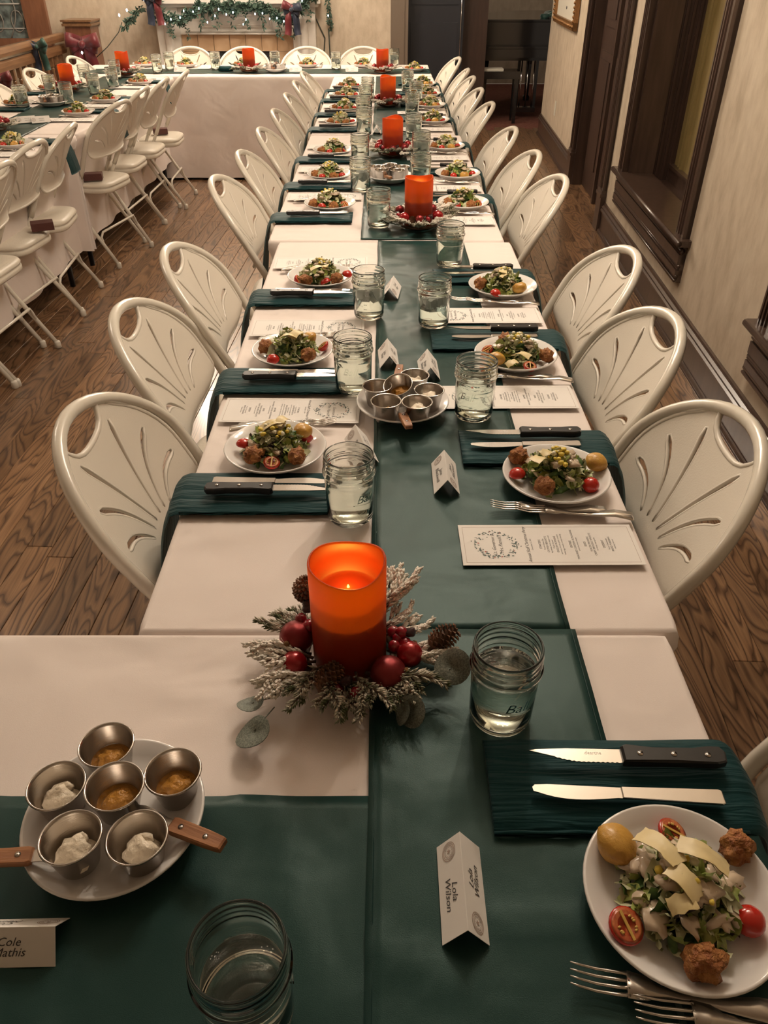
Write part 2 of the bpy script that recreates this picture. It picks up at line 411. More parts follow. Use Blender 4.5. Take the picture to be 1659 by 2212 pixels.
mb = MB(); casing(mb, SD1, 6.74, .255, 2.3); part(mb, 'casing', M['trim'], dr)
mb = MB(); casing(mb, 5.32, 6.74, 2.25, 2.37); part(mb, 'casing', M['trim'], dr)
mb = MB(); plinth(mb, 5.32, SD0); part(mb, 'plinth_block', M['trim'], dr)
mb = MB(); plinth(mb, SD1, 6.74); part(mb, 'plinth_block', M['trim'], dr)
mb = MB(); wbox(mb, SD0, SD0 + .02, -.14, 0, 0, 2.25); wbox(mb, SD1 - .02, SD1, -.14, 0, 0, 2.25); part(mb, 'jamb', M['trim'], dr)
mb = MB(); wbox(mb, SD0 + .02, SD1 - .02, -.12, -.08, .004, 2.25)
part(mb, 'door_leaf', M['doorwood'], dr)
for a, b_ in ((SD0 + .10, 5.95), (6.09, SD1 - .10)):
    for z0, z1 in ((.14, .95), (1.1, 2.1)):
        mb = MB(); wbox(mb, a, b_, -.08, -.068, z0, z1); wbox(mb, a + .05, b_ - .05, -.08, -.060, z0 + .05, z1 - .05); part(mb, 'panel', M['doorwood'], dr)
mb = MB(); wbox(mb, 6.005, 6.035, -.08, -.055, .004, 2.25); part(mb, 'astragal', M['trim'], dr)
# deep framed window openings with sill and moulded apron
def window(name, s0, s1, room_seen):
    wd = struct(empty(name, W((s0 + s1) / 2, SILL, 0)))
    for a in (s0 - .115, s1):
        mb = MB(); casing(mb, a, a + .115, SILL + .01, 2.3, .034); part(mb, 'casing', M['trim'], wd)
    mb = MB(); casing(mb, s0 - .115, s1 + .115, 2.25, 2.37, .034); part(mb, 'casing', M['trim'], wd)
    mb = MB(); wbox(mb, s0 - .15, s1 + .15, -.02, .055, SILL - .018, SILL + .010); mb.tube([W(s0 - .15, SILL - .004, .055), W(s1 + .15, SILL - .004, .055)], .014, 10); part(mb, 'window_sill', M['trim'], wd)
    mb = MB()
    wbox(mb, s0 - .12, s1 + .12, 0, .020, .270, SILL - .018)
    for z, rr_, o in ((.415, .014, .022), (.345, .009, .024), (.335, .006, .026), (.298, .010, .026), (.280, .007, .030)):
        mb.tube([W(s0 - .12, z, o), W(s1 + .12, z, o)], rr_, 10)
    wbox(mb, s0 - .12, s1 + .12, 0, .034, .303, .328); wbox(mb, s0 - .12, s1 + .12, 0, .034, .355, .40)
    part(mb, 'apron', M['trim'], wd)
    mb = MB(); wbox(mb, s0, s0 + .03, -.14, .0, SILL, 2.25); wbox(mb, s1 - .03, s1, -.14, 0, SILL, 2.25); wbox(mb, s0, s1, -.14, 0, SILL - .01, SILL + .008); part(mb, 'reveal', M['trim'], wd)
    return wd
wd = window('window_1', SW0, SW1, True)
# what is seen through it: dark panelled side, shelf and mustard panel with beading
mb = MB(); wbox(mb, 3.2, 5.0, -.29, -.26, 0, 2.6); struct(mb.build('wall_passage', M['curtain']))
mb = MB(); wbox(mb, SW1 - .015, SW1 + .05, -.26, -.14, .3, 2.5)
for k in range(3): wbox(mb, SW1 - .025, SW1 - .015, -.17 - k * .035, -.155 - k * .035, .4, 2.5)
struct(mb.build('trim_1', M['doorwood']))
mb = MB()
for k in range(6): wbox(mb, 3.3 + k * .28, 3.315 + k * .28, -.26, -.245, .4, 2.5); wbox(mb, 3.36 + k * .28, 3.37 + k * .28, -.26, -.25, .4, 2.5); struct(mb.build('trim_2', M['curtain']))
mb = MB(); wbox(mb, 3.3, 5.0, -.26, -.14, .36, .43); struct(mb.build('trim_3', M['trim']))
mb = MB(); wbox(mb, 3.3, SW1, -.258, -.235, .43, .50); wbox(mb, 3.3, SW1, -.258, -.225, .50, .52); struct(mb.build('trim_4', M['trim']))
window('window_2', SV0, SV1, False)
mb = MB(); wbox(mb, .6, 2.58, -.5, -.47, 0, 2.6); wbox(mb, 2.55, 2.60, -.47, -.14, 0, 2.5); struct(mb.build('wall_alcove', M['doorwood']))
# far wall with fireplace
mb = MB(); mb.box(-4.5, .07, FY, FY + .15, 0, CZ); mb.box(.07, 1.62, FY, FY + .15, 2.35, CZ); struct(mb.build('wall_far', M['wall']))
mb = MB(); mb.box(.065, .235, FY - .02, FY + .19, 0, 2.35); mb.box(.09, .20, FY - .028, FY - .02, 0, 2.35); struct(mb.build('trim_5', M['taupe']))
struct(MB().box(-4.5, -4.35, -2.2, FY, 0, CZ).build('wall_left', M['wall']))
struct(MB().box(-4.5, 1.9, -2.3, -2.2, 0, CZ).build('wall_back', M['wall']))
struct(MB().box(-4.35, .06, FY - .02, FY, 0, .18).build('baseboard_far', M['mahog']))
# piano room
struct(MB().box(-.6, 4.2, 12.5, 12.6, 0, CZ).build('wall_piano_room_far', M['wall']))
struct(MB().box(4.2, 4.3, 8.8, 12.6, 0, CZ).build('wall_piano_room_right', M['wall']))
struct(MB().box(-.7, -.6, 9.0, 12.6, 0, CZ).build('wall_piano_room_left', M['doorwood']))
struct(MB().box(-.6, 4.2, 8.95, 12.5, -.05, -.004).build('floor_carpet', M['redcarpet']))
mb = MB(); mb.box(.21, .80, 9.15, 9.2, 0, 2.2); dd = struct(empty('door_2', (.5, 9.15, 0)))
part(mb, 'door_leaf', M['bluedoor'], dd)
mb = MB(); mb.box(.27, .74, 9.14, 9.15, .2, .95); mb.box(.27, .74, 9.14, 9.15, 1.1, 2.0); part(mb, 'panel', M['bluedoor'], dd)
mb = MB(); mb.tube([(.77, 9.12, .4), (.77, 9.12, 1.5)], .004); part(mb, 'edge_strip', M['chrome'], dd)
struct(MB().box(.80, 1.06, 9.3, 9.45, 0, 2.3).build('trim_6', M['doorwood']))
# ------------------------------------------------------------------ fireplace surround
fp = empty('fireplace', (-1.42, FY, 0)); tag(fp, 'white carved fireplace mantel with tan tiles on the far wall', 'fireplace')
x0, x1 = -2.19, -.66; yf = FY - .12
mb = MB()
for a, b_ in ((x0, x0 + .22), (x1 - .22, x1)):
    mb.box(a, b_, yf, FY, 0, 1.10); mb.box(a - .015, b_ + .015, yf - .02, FY, 0, .16)
mb.box(x0 + .22, x1 - .22, yf + .02, FY, .875, 1.10)
part(mb, 'surround', M['white'], fp)
for cx_ in (x0 + .11, x1 - .11):
    mb = MB(); mb.lathe([(.05, .16), (.055, .19), (.042, .21), (.042, .66), (.05, .68), (.05, .70), (.040, .72), (.040, .98), (.055, 1.0), (.06, 1.04)], 20)
    for v_ in range(len(mb.v)): p_ = mb.v[v_]; mb.v[v_] = (p_[0] + cx_, p_[1] * .8 + yf - .01, p_[2])
    part(mb, 'column', M['white'], fp)
mb = MB()
mb.box(x0 + .264, x1 - .26, yf + .005, yf + .02, .90, .905)
mb.box(x0 + .24, x1 - .24, yf + .0, yf + .02, .878, .892)
part(mb, 'moulding', M['white'], fp)
mb = MB(); mb.box(x0 + .42, x1 - .42, yf + .005, yf + .02, .935, 1.06); mb.box(x0 + .44, x1 - .44, yf - .003, yf + .005, .95, 1.045); part(mb, 'frieze_panel', M['white'], fp)
mb = MB(); mb.box(x0 - .06, x1 + .06, yf - .08, FY, 1.13, 1.17); mb.box(x0 - .03, x1 + .03, yf - .04, FY, 1.10, 1.13); part(mb, 'mantel_shelf', M['white'], fp)
tx0, tx1 = -1.973, -.885; tn = 7; tw = (tx1 - tx0) / tn
for k in range(tn):
    mb = MB(); mb.box(tx0 + k * tw + .002, tx0 + (k + 1) * tw - .002, yf + .045, yf + .06, .735, .873); part(mb, 'tile', M['tile'], fp)
for sx in (tx0, tx1 - tw):
    for k in range(5):
        mb = MB(); mb.box(sx + .002, sx + tw - .002, yf + .045, yf + .06, .735 - (k + 1) * .145 + .002, .735 - k * .145 - .002); part(mb, 'tile', M['tile'], fp)
mb = MB(); mb.box(tx0, tx1, yf + .06, yf + .07, 0, .875); part(mb, 'firebox', M['soot'], fp)
# ------------------------------------------------------------------ stained glass window and its frame
sg = struct(empty('window_3', (-3.8, FY, .8)))
mb = MB(); mb.box(-3.47, -3.25, FY - .05, FY, .30, 2.3); part(mb, 'casing', M['mahog'], sg)
mb = MB(); mb.box(-4.33, -3.40, FY - .045, FY, .74, .84); part(mb, 'window_sill', M['mahog'], sg)
mb = MB(); mb.box(-4.30, -3.47, FY - .02, FY - .012, .84, 2.2); part(mb, 'leaded_pane', M['leadglass'], sg)
mb = MB()
for k in range(4):
    xx = -4.25 + k * .2
    mb.tube([(xx + .1 * sin(t_ * pi) * (1 if k % 2 else -1), FY - .026, .84 + t_ * .5) for t_ in [i / 10 for i in range(11)]], .006, 6)
    mb.tube([(xx + .1 + .06 * cos(t_ * 2 * pi), FY - .026, .98 + .09 * sin(t_ * 2 * pi)) for t_ in [i / 12 for i in range(12)]], .005, 6, closed=True)
mb.tube([(-4.3, FY - .026, .92), (-3.47, FY - .026, .92)], .006, 6); mb.tube([(-4.3, FY - .026, 1.12), (-3.47, FY - .026, 1.12)], .008, 6)
part(mb, 'lead_came', M['lead'], sg)
mb = MB()
for k in range(3):
    for q in (0, 1): mb.tube([(-4.2 + k * .22 + q * .05, FY - .024, .95 + .2 * q), (-4.16 + k * .22 + q * .05, FY - .024, 1.08 + .1 * q)], [.01, .022], 6, flat=.3)
part(mb, 'glass_petals', mat('pale_blue_glass', (.35, .45, .45), .1), sg)
# ------------------------------------------------------------------ stair railing
rl = empty('stair_railing', (-3.08, 7, 0)); tag(rl, 'oak stair railing with turned balusters left of the fireplace', 'railing')
def rail(z0, h, w_, name):
    mb = MB(); pr = [(-w_, 0), (w_, 0), (w_ * 1.1, h * .4), (w_ * .9, h * .8), (w_ * .5, h), (-w_ * .5, h), (-w_ * .9, h * .8), (-w_ * 1.1, h * .4)]
    k = len(pr); v = [(-3.08 + a, y, z0 + c) for y in (4.6, 8.60) for a, c in pr]
    mb.add(v, [(i, (i + 1) % k, k + (i + 1) % k, k + i) for i in range(k)] + [tuple(range(k)), tuple(range(2 * k - 1, k - 1, -1))])
    part(mb, name, M['oak'], rl)
rail(.84, .065, .04, 'handrail'); rail(.74, .075, .028, 'lower_rail'); rail(.06, .06, .035, 'bottom_rail')
bal = None
for k in range(30):
    if bal is None:
        mb = MB(); mb.box(-.016, .016, -.016, .016, .12, .22); mb.lathe([(.012, .22), (.020, .24), (.012, .26), (.020, .38), (.014, .55), (.011, .62), (.018, .64), (.012, .66)], 10); mb.box(-.016, .016, -.016, .016, .66, .74)
        bal = mb.mesh('baluster', M['oak'])
    o = link('baluster', bal); o.location = (-3.08, 4.7 + k * .13, 0); o.parent = rl; o.matrix_parent_inverse = rl.matrix_basis.inverted()
nw = empty('newel_post', (-2.90, 8.68, 0)); tag(nw, 'square panelled wooden newel post with moulded cap by the far wall', 'post')
mb = MB(); mb.box(-3.02, -2.78, 8.58, 8.82, 0, .955); part(mb, 'post', M['mahog'], nw)
mb = MB(); mb.box(-3.04, -2.76, 8.56, 8.84, .955, .975); mb.box(-3.03, -2.77, 8.57, 8.83, .975, .99); mb.box(-3.045, -2.755, 8.555, 8.845, .99, 1.005); part(mb, 'cap', M['oak'], nw)
mb = MB(); mb.box(-2.99, -2.81, 8.572, 8.58, .2, .9); part(mb, 'panel', M['mahog'], nw)
def ribbon(mb, pts, w_, side, mi=0):
    P = [Vector(p) for p in pts]; v = []; k = len(P); sd0 = Vector(side)
    for i, q in enumerate(P):
        t_ = (P[min(i + 1, k - 1)] - P[max(i - 1, 0)]).normalized()
        sd = (sd0 - t_ * sd0.dot(t_)).normalized(); w2 = w_ * (.35 + .65 * min(1, 3.2 * i / k))
        v += [q - sd * w2 / 2, q + sd * w2 / 2]
    v += [Vector(x_) + Vector((0, .002, 0)) for x_ in v]
    n2 = 2 * k
    f = [(2 * i, 2 * i + 1, 2 * i + 3, 2 * i + 2) for i in range(k - 1)] + [(n2 + 2 * i, n2 + 2 * i + 2, n2 + 2 * i + 3, n2 + 2 * i + 1) for i in range(k - 1)]
    f += [(2 * i, 2 * i + 2, n2 + 2 * i + 2, n2 + 2 * i) for i in range(k - 1)] + [(2 * i + 1, n2 + 2 * i + 1, n2 + 2 * i + 3, 2 * i + 3) for i in range(k - 1)]
    mb.add(v, f, True, mi)
def bow(name, c, s, mats, label, seed=0):
    r_ = random.Random(seed); o = empty(name, c); tag(o, label, 'bow')
    for k in range(4):
        a = [.35, pi - .35, -.25, pi + .25][k] + r_.uniform(-.15, .15); mb = MB(); q = 1.15 if k < 2 else .95
        pts = [(s * q * sin(t_ * pi) * cos(a), -.03 - s * .38 * sin(t_ * 2 * pi) - (.02 if k < 2 else 0), s * q * sin(t_ * pi) * sin(a)) for t_ in [i / 14 for i in range(15)]]
        ribbon(mb, pts, s * .85, (-sin(a), .15, cos(a))); mb.build('loop', mats[k % len(mats)], o)
    for k, sg_ in enumerate((-1, 1)):
        mb = MB(); pts = [(sg_ * s * (.12 + .55 * t_ + .10 * sin(t_ * 5)), -.04 - .12 * s * sin(t_ * 6), -s * 2.4 * t_) for t_ in [i / 10 for i in range(11)]]
        P_ = pts; ribbon(mb, P_ + [(P_[-1][0], P_[-1][1], P_[-1][2] - s * .01)] * 0, s * .75, (1, .3, 0)); mb.build('tail', mats[(k + 1) % len(mats)], o)
    MB().blob((0, -.07, 0), s * .24, 2, .2).build('knot', mats[0], o)
    return o
bow('ribbon_bow', (-2.84, 8.50, .82), .14, [M['redwine']], 'large burgundy ribbon bow tied on the newel post', 1)
bow('ribbon_bow', (-3.00, 7.8, .86), .075, [M['greenrib'], M['navy']], 'small dark green bow on the stair railing', 2)
bow('ribbon_bow', (-3.00, 6.9, .72), .08, [M['redwine']], 'burgundy bow low on the railing behind the white chairs', 3)
bow('ribbon_bow', (-.86, yf - .15, 1.09), .085, [M['navy'], M['redwine'], M['navy']], 'navy, burgundy and gold bow on right end of mantel', 4)
bow('ribbon_bow', (-2.14, yf - .15, 1.17), .085, [M['navy'], M['navy'], M['redwine']], 'navy and burgundy bow on left end of mantel', 5)
# newel ornament and fairy lights
def leafspray(mb, p, n_, s, r_, mi=0):
    for k in range(n_):
        d = Vector((r_.uniform(-1, 1), r_.uniform(-1, .3), r_.uniform(-1.1, .5))).normalized(); q = p + d * s * r_.uniform(.2, 1)
        sd = d.orthogonal().normalized() * s * .18
        mb.add([p + d * s * .1, q - d * s * .25 + sd, q + d * s * .2, q - d * s * .25 - sd], [(0, 1, 2, 3)], False, mi)
r_ = random.Random(5)
g = empty('mantel_garland', (-1.42, yf - .1, 1.2)); tag(g, 'evergreen garland with fairy lights swagged along the mantel', 'garland')
gm = MB(); gl = []
def gx(t_): return Vector((-2.24 + 1.6 * t_, yf - .11, 1.16 - .12 * abs(sin(t_ * pi * 2)) + .05 * cos(t_ * 2 * pi * 3)))
for k in range(90):
    p_ = gx(k / 89) + Vector((0, r_.uniform(-.03, .03), r_.uniform(-.03, .05))); leafspray(gm, p_, 22, .060, r_)
for k in range(11):
    p0 = gx((k + .5) / 11)
    for j in range(6):
        leafspray(gm, p0 + Vector((r_.uniform(-.02, .02), 0, -.03 * j)), 6, .05, r_)
o_ = part(gm, 'foliage', M['garland'], g); o_['kind'] = 'stuff'
ledm = MB().blob((0, 0, 0), .0055, 1, 0., sc=(1, 1, 1.7)).mesh('bulb', M['led'])
for k in range(26):
    p_ = gx(k / 25) + Vector((r_.uniform(-.02, .02), -.06, r_.uniform(-.14, .06))); o = link('bulb', ledm, g); o.location = p_; o.matrix_parent_inverse = g.matrix_basis.inverted()
gs = empty('garland_tail', (-.52, FY - .06, 1.1)); tag(gs, 'thin garland strand hanging right of the mantel with one light', 'garland')
gm = MB()
for j in range(16): leafspray(gm, Vector((-.545 + .006 * j * .3, FY - .05, 1.22 - j * .02)), 8, .045, r_)
part(gm, 'foliage', M['garland'], gs)['kind'] = 'stuff'
o = link('bulb', ledm, gs); o.location = (-.535, FY - .09, 1.03); o.matrix_parent_inverse = gs.matrix_basis.inverted()
gs = empty('garland_end', (-2.40, yf, 1.0)); tag(gs, 'leafy garland end trailing from the left of the mantel', 'garland')
gm = MB()
for j in range(14): leafspray(gm, Vector((-2.30 - .013 * j, yf - .08, 1.10 - j * .012)), 9, .06, r_)
part(gm, 'foliage', M['garland'], gs)['kind'] = 'stuff'
mb = MB(); mb.tube([(-2.50, yf - .05, .98), (-2.54, yf - .08, .90), (-2.64, 8.55, .79), (-2.76, 8.50, .70)], .004, 6); part(mb, 'wire', M['wire'], gs)
for p_ in ((-2.745, 8.46, .80), (-2.83, 8.36, .76), (-2.50, yf - .1, 1.04), (-2.42, yf - .1, 1.08)):
    o = link('bulb', ledm, gs); o.location = p_; o.scale = (1.5, 1.5, 1.5); o.matrix_parent_inverse = gs.matrix_basis.inverted()
for k, (pts, lb) in enumerate((([(-.70, FY - .02, 1.25), (-.66, FY - .02, 1.0), (-.58, FY - .015, .84), (-.60, FY - .015, .66), (-.56, FY - .015, .55), (-.46, FY - .015, .40), (-.44, FY - .015, .2)], 'brown power cord hanging down the wall beside the fireplace'),
                  ([(-.54, FY - .02, .92), (-.535, FY - .015, .7), (-.52, FY - .015, .45), (-.50, FY - .015, .25)], 'thin straight wire below the garland strand'))):
    mb = MB(); mb.tube(pts, .006, 6); tag(mb.build('power_cord', M['wire']), lb, 'cord')
# ------------------------------------------------------------------ piano, bench, fabric
pn = empty('grand_piano', (1.6, 10.3, 0)); tag(pn, 'black lacquered grand piano standing in the dark room beyond', 'piano')
out_ = [(.95, 9.75), (1.0, 9.72), (2.38, 9.72), (2.42, 9.75), (2.42, 10.7), (2.25, 11.1), (1.9, 11.35), (1.55, 11.3), (1.35, 11.0), (1.15, 10.7), (.95, 10.5)]
mb = MB(); mb.prism(out_, .56, .915); part(mb, 'case', M['piano'], pn)
mb = MB(); mb.prism([(a, b_) for a, b_ in out_], .92, .94); part(mb, 'lid', M['piano'], pn)
mb = MB(); mb.box(1.05, 2.32, 9.58, 9.74, .60, .68); part(mb, 'key_slip', M['piano'], pn)
mb = MB(); mb.box(1.12, 2.25, 9.60, 9.72, .681, .70); part(mb, 'fallboard', M['piano'], pn)
for p_ in ((1.12, 9.85), (2.28, 9.85), (1.8, 11.0)):
    mb = MB(); mb.lathe([(.05, 0), (.055, .04), (.035, .06), (.045, .4), (.06, .56)], 4, smooth=False, mx=Matrix.Translation((p_[0], p_[1], 0)) @ Matrix.Rotation(pi / 4, 4, 'Z')); part(mb, 'leg', M['piano'], pn)
mb = MB()
for dx in (-.07, 0, .07): mb.tube([(1.60 + dx, 9.80, .56), (1.60 + dx, 9.78, .08)], .007, 6)
part(mb, 'pedal_rods', M['chrome'], pn)
mb = MB(); mb.box(1.49, 1.71, 9.74, 9.84, .05, .10)
for dx in (-.10, .10): mb.box(1.60 + dx - .015, 1.60 + dx + .015, 9.80, 9.84, .1, .56)
part(mb, 'pedal_lyre', M['piano'], pn)
bn = empty('piano_bench', (1.25, 9.45, 0)); tag(bn, 'black wooden bench in front of the grand piano', 'bench')
mb = MB(); mb.box(1.0, 1.45, 9.32, 9.58, .43, .50); part(mb, 'seat', M['piano'], bn)
for a in (1.02, 1.40):
    for b_ in (9.34, 9.53): mb = MB(); mb.box(a, a + .035, b_, b_ + .035, 0, .43); part(mb, 'leg', M['piano'], bn)
tag(MB().box(1.02, 1.27, 9.36, 9.5, .501, .52).build('sheet_music', M['matboard']), 'pale papers lying on the piano bench', 'papers')
mb = MB()
for k in range(7): mb.blob((1.86 + .05 * k * .8 - .1, 9.95 + .04 * sin(k * 2), .96 + .015 * sin(k)), .06, 2, .6, 2.2, k, (1, .8, .55))
tag(mb.build('folded_cloth', M['greenrib']), 'dark green cloth bundle on top of the piano', 'cloth')
# ------------------------------------------------------------------ picture and wall details
pc = empty('framed_picture', W(7.9, 1.3, .02)); tag(pc, 'small picture in ornate gilt frame on the right wall', 'picture')
mb = MB(); s0, s1, z0, z1 = 7.16, 8.62, 1.0, 1.8
s0, s1 = 7.22, 8.40; z0 = 1.01; z1 = 1.75
for (a, b_, c, d) in ((s0, s1, z0, z0 + .055), (s0, s1, z1 - .055, z1), (s0, s0 + .055, z0, z1), (s1 - .055, s1, z0, z1)):
    wbox(mb, a, b_, .005, .04, c, d); 
for k in range(22):
    mb.blob(W(s0 + .02 + (s1 - s0 - .04) * k / 21, z0 + .028, .04), .014, 1, .3, 2, k); mb.blob(W(s0 + .028, z0 + .03 + .68 * k / 21, .04), .014, 1, .3, 2, k); mb.blob(W(s1 - .028, z0 + .03 + .68 * k / 21, .04), .014, 1, .3, 2, k)
part(mb, 'frame', M['gold'], pc)
mb = MB(); wbox(mb, s0 + .05, s1 - .05, .005, .016, z0 + .05, z1 - .05); part(mb, 'mat_board', M['matboard'], pc)
mb = MB(); mb.blob(W((s0 + s1) / 2, z0 + .13, .018), .014, 1, 0, sc=(.3, 1, 1)); part(mb, 'emblem', M['ink'], pc)
tag(MB().box(-.004, 0, -.035, .035, -.06, .06).build('wall_outlet', M['matboard'], None, W(7.9, .36, .001), -WA), 'small beige outlet plate low on the right wall', 'outlet')
# ================================================================== TABLES AND CLOTHS
def table(x0, x1, y0, y1, label, z=.742):
    t = empty('folding_table', ((x0 + x1) / 2, (y0 + y1) / 2, 0)); tag(t, label, 'table')
    m_ = .012; mb = MB(); mb.box(x0 + m_, x1 - m_, y0 + m_, y1 - m_, z - .03, z); part(mb, 'tabletop', M['tabletop'], t)
    for a in (x0 + .13, x1 - .13):
        for b_ in (y0 + .16, y1 - .16):
            mb = MB(); mb.tube([(a, b_, 0), (a, b_, z - .03)], .015, 10); part(mb, 'leg', M['darkmetal'], t)
    return t
def cloth(name, x0, x1, y0, y1, drop, label, seed, group=None, z=.7485, fold=1., tuck=.0):
    res = .016; nx = max(8, int((x1 - x0) / res)); ny = max(8, int((y1 - y0) / res))
    crs = []
    r_ = random.Random(seed)
    for k in range(int(26 * (x1 - x0) * (y1 - y0) + 6)):
        crs.append((r_.uniform(x0, x1), r_.uniform(y0, y1), r_.uniform(0, pi), r_.uniform(.06, .3), r_.uniform(.006, .014), r_.uniform(.0016, .0042)))
    def h(x_, y_):
        d = .0008 * noise.noise(Vector((x_ * 3, y_ * 3, seed)))
        for (a, b_, th, ln, wd_, am) in crs:
            u = (x_ - a) * cos(th) + (y_ - b_) * sin(th); v = -(x_ - a) * sin(th) + (y_ - b_) * cos(th)
            if abs(u) < ln and abs(v) < wd_ * 4: d += am * (1 - (u / ln) ** 2) ** 2 * math.exp(-(v / wd_) ** 2) * .7
        # pressed fold lines
        for q in (x0 + (x1 - x0) * .10, x0 + (x1 - x0) * .5): d += .0016 * math.exp(-((x_ - q) / .004) ** 2)
        return max(-.001, min(d, .0040)) - .0014
    mb = MB(); ins = .012
    X = [x0 + ins + (x1 - x0 - 2 * ins) * i / nx for i in range(nx + 1)]; Y = [y0 + ins + (y1 - y0 - 2 * ins) * j / ny for j in range(ny + 1)]
    v = [(a, b_, z + h(a, b_)) for b_ in Y for a in X]; f = [(j * (nx + 1) + i, j * (nx + 1) + i + 1, (j + 1) * (nx + 1) + i + 1, (j + 1) * (nx + 1) + i) for j in range(ny) for i in range(nx)]
    per = [(i, 0, 0, -1) for i in range(nx)] + [(nx, j, 1, 0) for j in range(ny)] + [(nx - i, ny, 0, 1) for i in range(nx)] + [(0, ny - j, -1, 0) for j in range(ny)]
    prev = [j * (nx + 1) + i for i, j, _, _ in per]; K = len(per)
    lv = [(.005, .0012), (.009, .005), (.012, .011), (.014, .03), (.018, .08)] + [(.02 + .02 * q, .08 + (drop - .08) * q) for q in (.25, .5, .75, 1)]
    for (o_, dz) in lv:
        cur = []
        for q, (i, j, ax, ay) in enumerate(per):
            bx, by = X[i], Y[j]
            if (i in (0, nx)) and (j in (0, ny)): ax = (-1 if i == 0 else 1) * .75; ay = (-1 if j == 0 else 1) * .75
            w_ = (dz / drop) ** 1.1 * fold
            ff = w_ * (.022 * sin((bx * 17 if abs(ay) > abs(ax) else by * 17) + seed) + .014 * noise.noise(Vector((bx * 6, by * 6, seed + dz * 1.5))))
            cur.append(len(v)); tk = tuck * min(1, max(0, dz - .04) / .25) ** .7; v.append((bx + ax * (o_ + ff) - (ax > 0) * (abs(ax) > .5) * tk + (ax < 0) * (abs(ax) > .5) * tk, by + ay * (o_ + ff), z - dz))
        for q in range(K): f.append((prev[q], cur[q], cur[(q + 1) % K], prev[(q + 1) % K]))
        prev = cur
    mb.add(v, f, True)
    o = mb.build(name, M['linen']); tag(o, label, 'tablecloth', group); return o
def runner(name, x0, x1, y0, y1, label, seed, z=.7515, hang=None, along='y', group=None, amp=.0034):
    res = .016; nx = max(6, int((x1 - x0) / res)); ny = max(6, int((y1 - y0) / res)); v = []; mb = MB()
    r_ = random.Random(seed); cr = [(r_.uniform(x0, x1), r_.uniform(y0, y1), r_.uniform(-.5, .5) + (0 if along == 'y' else pi / 2), r_.uniform(.08, .2), r_.uniform(.006, .016), r_.uniform(.0015, .0045)) for k in range(int(60 * (x1 - x0) * (y1 - y0)) + 4)]
    def h(a, b_):
        d = .0006 * noise.noise(Vector((a * 5, b_ * 5, seed)))
        for (p0, p1, th, ln, wd_, am) in cr:
            u = (a - p0) * cos(th) + (b_ - p1) * sin(th); q = -(a - p0) * sin(th) + (b_ - p1) * cos(th)
            if abs(u) < ln and abs(q) < wd_ * 3: d += am * (1 - (u / ln) ** 2) ** 2 * math.exp(-(q / wd_) ** 2)
        return max(0, min(d, amp))
    for side in (0, 1):
        for j in range(ny + 1):
            for i in range(nx + 1):
                a = x0 + (x1 - x0) * i / nx; b_ = y0 + (y1 - y0) * j / ny; zz = z + h(a, b_) - (.0012 if side else 0)
                if i in (0, nx) and along == 'y': a += .0018 * noise.noise(Vector((0, b_ * 9, seed)))
                if j in (0, ny) and along == 'x': b_ += .0018 * noise.noise(Vector((a * 9, 0, seed)))
                v.append((a, b_, zz))
    N = (nx + 1) * (ny + 1); f = []
    for j in range(ny):
        for i in range(nx):
            a = j * (nx + 1) + i; f.append((a, a + 1, a + nx + 2, a + nx + 1)); f.append((N + a, N + a + nx + 1, N + a + nx + 2, N + a + 1))
    per = [i for i in range(nx)] + [nx + j * (nx + 1) for j in range(ny)] + [ny * (nx + 1) + nx - i for i in range(nx)] + [(ny - j) * (nx + 1) for j in range(ny)]
    for q in range(len(per)): f.append((per[q], N + per[q], N + per[(q + 1) % len(per)], per[(q + 1) % len(per)]))
    mb.add(v, f, True)
    # stitched hem: a slightly raised narrow band
    if along == 'y':
        for a in (x0 + .006, x1 - .006): mb.tube([(a + .0, y0 + (y1 - y0) * q / 60, z + .0002) for q in range(61)], .0006, 5)
    o = mb.build(name, M['satin']); tag(o, label, 'table runner', group); return o
table(-1.45, .395, .0, .764, 'nearest folding table under the cloth, running left')
table(-.348, .418, .782, 2.575, 'folding table carrying the second stretch of white cloth')
table(-.385, .40, 2.595, 4.40, 'folding table beneath the third stretch of white cloth')
table(-.385, .375, 4.42, 6.72, 'folding table farthest along the centre row')
table(-2.40, -1.62, 2.62, 4.41, 'near folding table of the left row')
table(-2.40, -1.62, 4.45, 6.72, 'far folding table of the left row')
table(-2.45, .37, 6.78, 7.50, 'long folding table crossing in front of the fireplace')
cloth('tablecloth', -1.46, .400, -.02, .775, .55, 'white cloth on the nearest table, wreath and candle resting on it', 1)
cloth('tablecloth', -.350, .420, .772, 2.578, .55, 'white cloth on the table just beyond the big candle', 2, tuck=.08)
cloth('tablecloth', -.387, .402, 2.584, 4.405, .55, 'white cloth under the second candle from the front', 3, tuck=.08)
cloth('tablecloth', -.387, .377, 4.415, 6.735, .55, 'white cloth at the far end of the centre row', 4, tuck=.08)
cloth('tablecloth', -2.405, -1.615, 4.44, 6.735, .60, 'white cloth on the far half of the left row', 5, fold=.5, tuck=.13)
cloth('tablecloth', -2.405, -1.615, 2.6, 4.425, .60, 'white cloth on the near half of the left row', 8, fold=.5, tuck=.13)
cloth('tablecloth', -2.46, .375, 6.765, 7.52, .73, 'white floor-length cloth on the cross table before the fireplace', 6, fold=.35)
runner('table_runner', -1.5, .402, .205, .512, 'dark teal satin runner lying across the nearest table', 11, along='x')
runner('table_runner', -.018, .268, .0, .7745, 'dark teal satin runner down the right of the nearest table', 12, z=.7535)
runner('table_runner', -.020, .262, .7755, 2.574, 'teal satin runner with creases in front of the tented name cards', 13)
runner('table_runner', -.078, .200, 2.594, 4.40, 'teal satin runner under the second and third candles', 14)
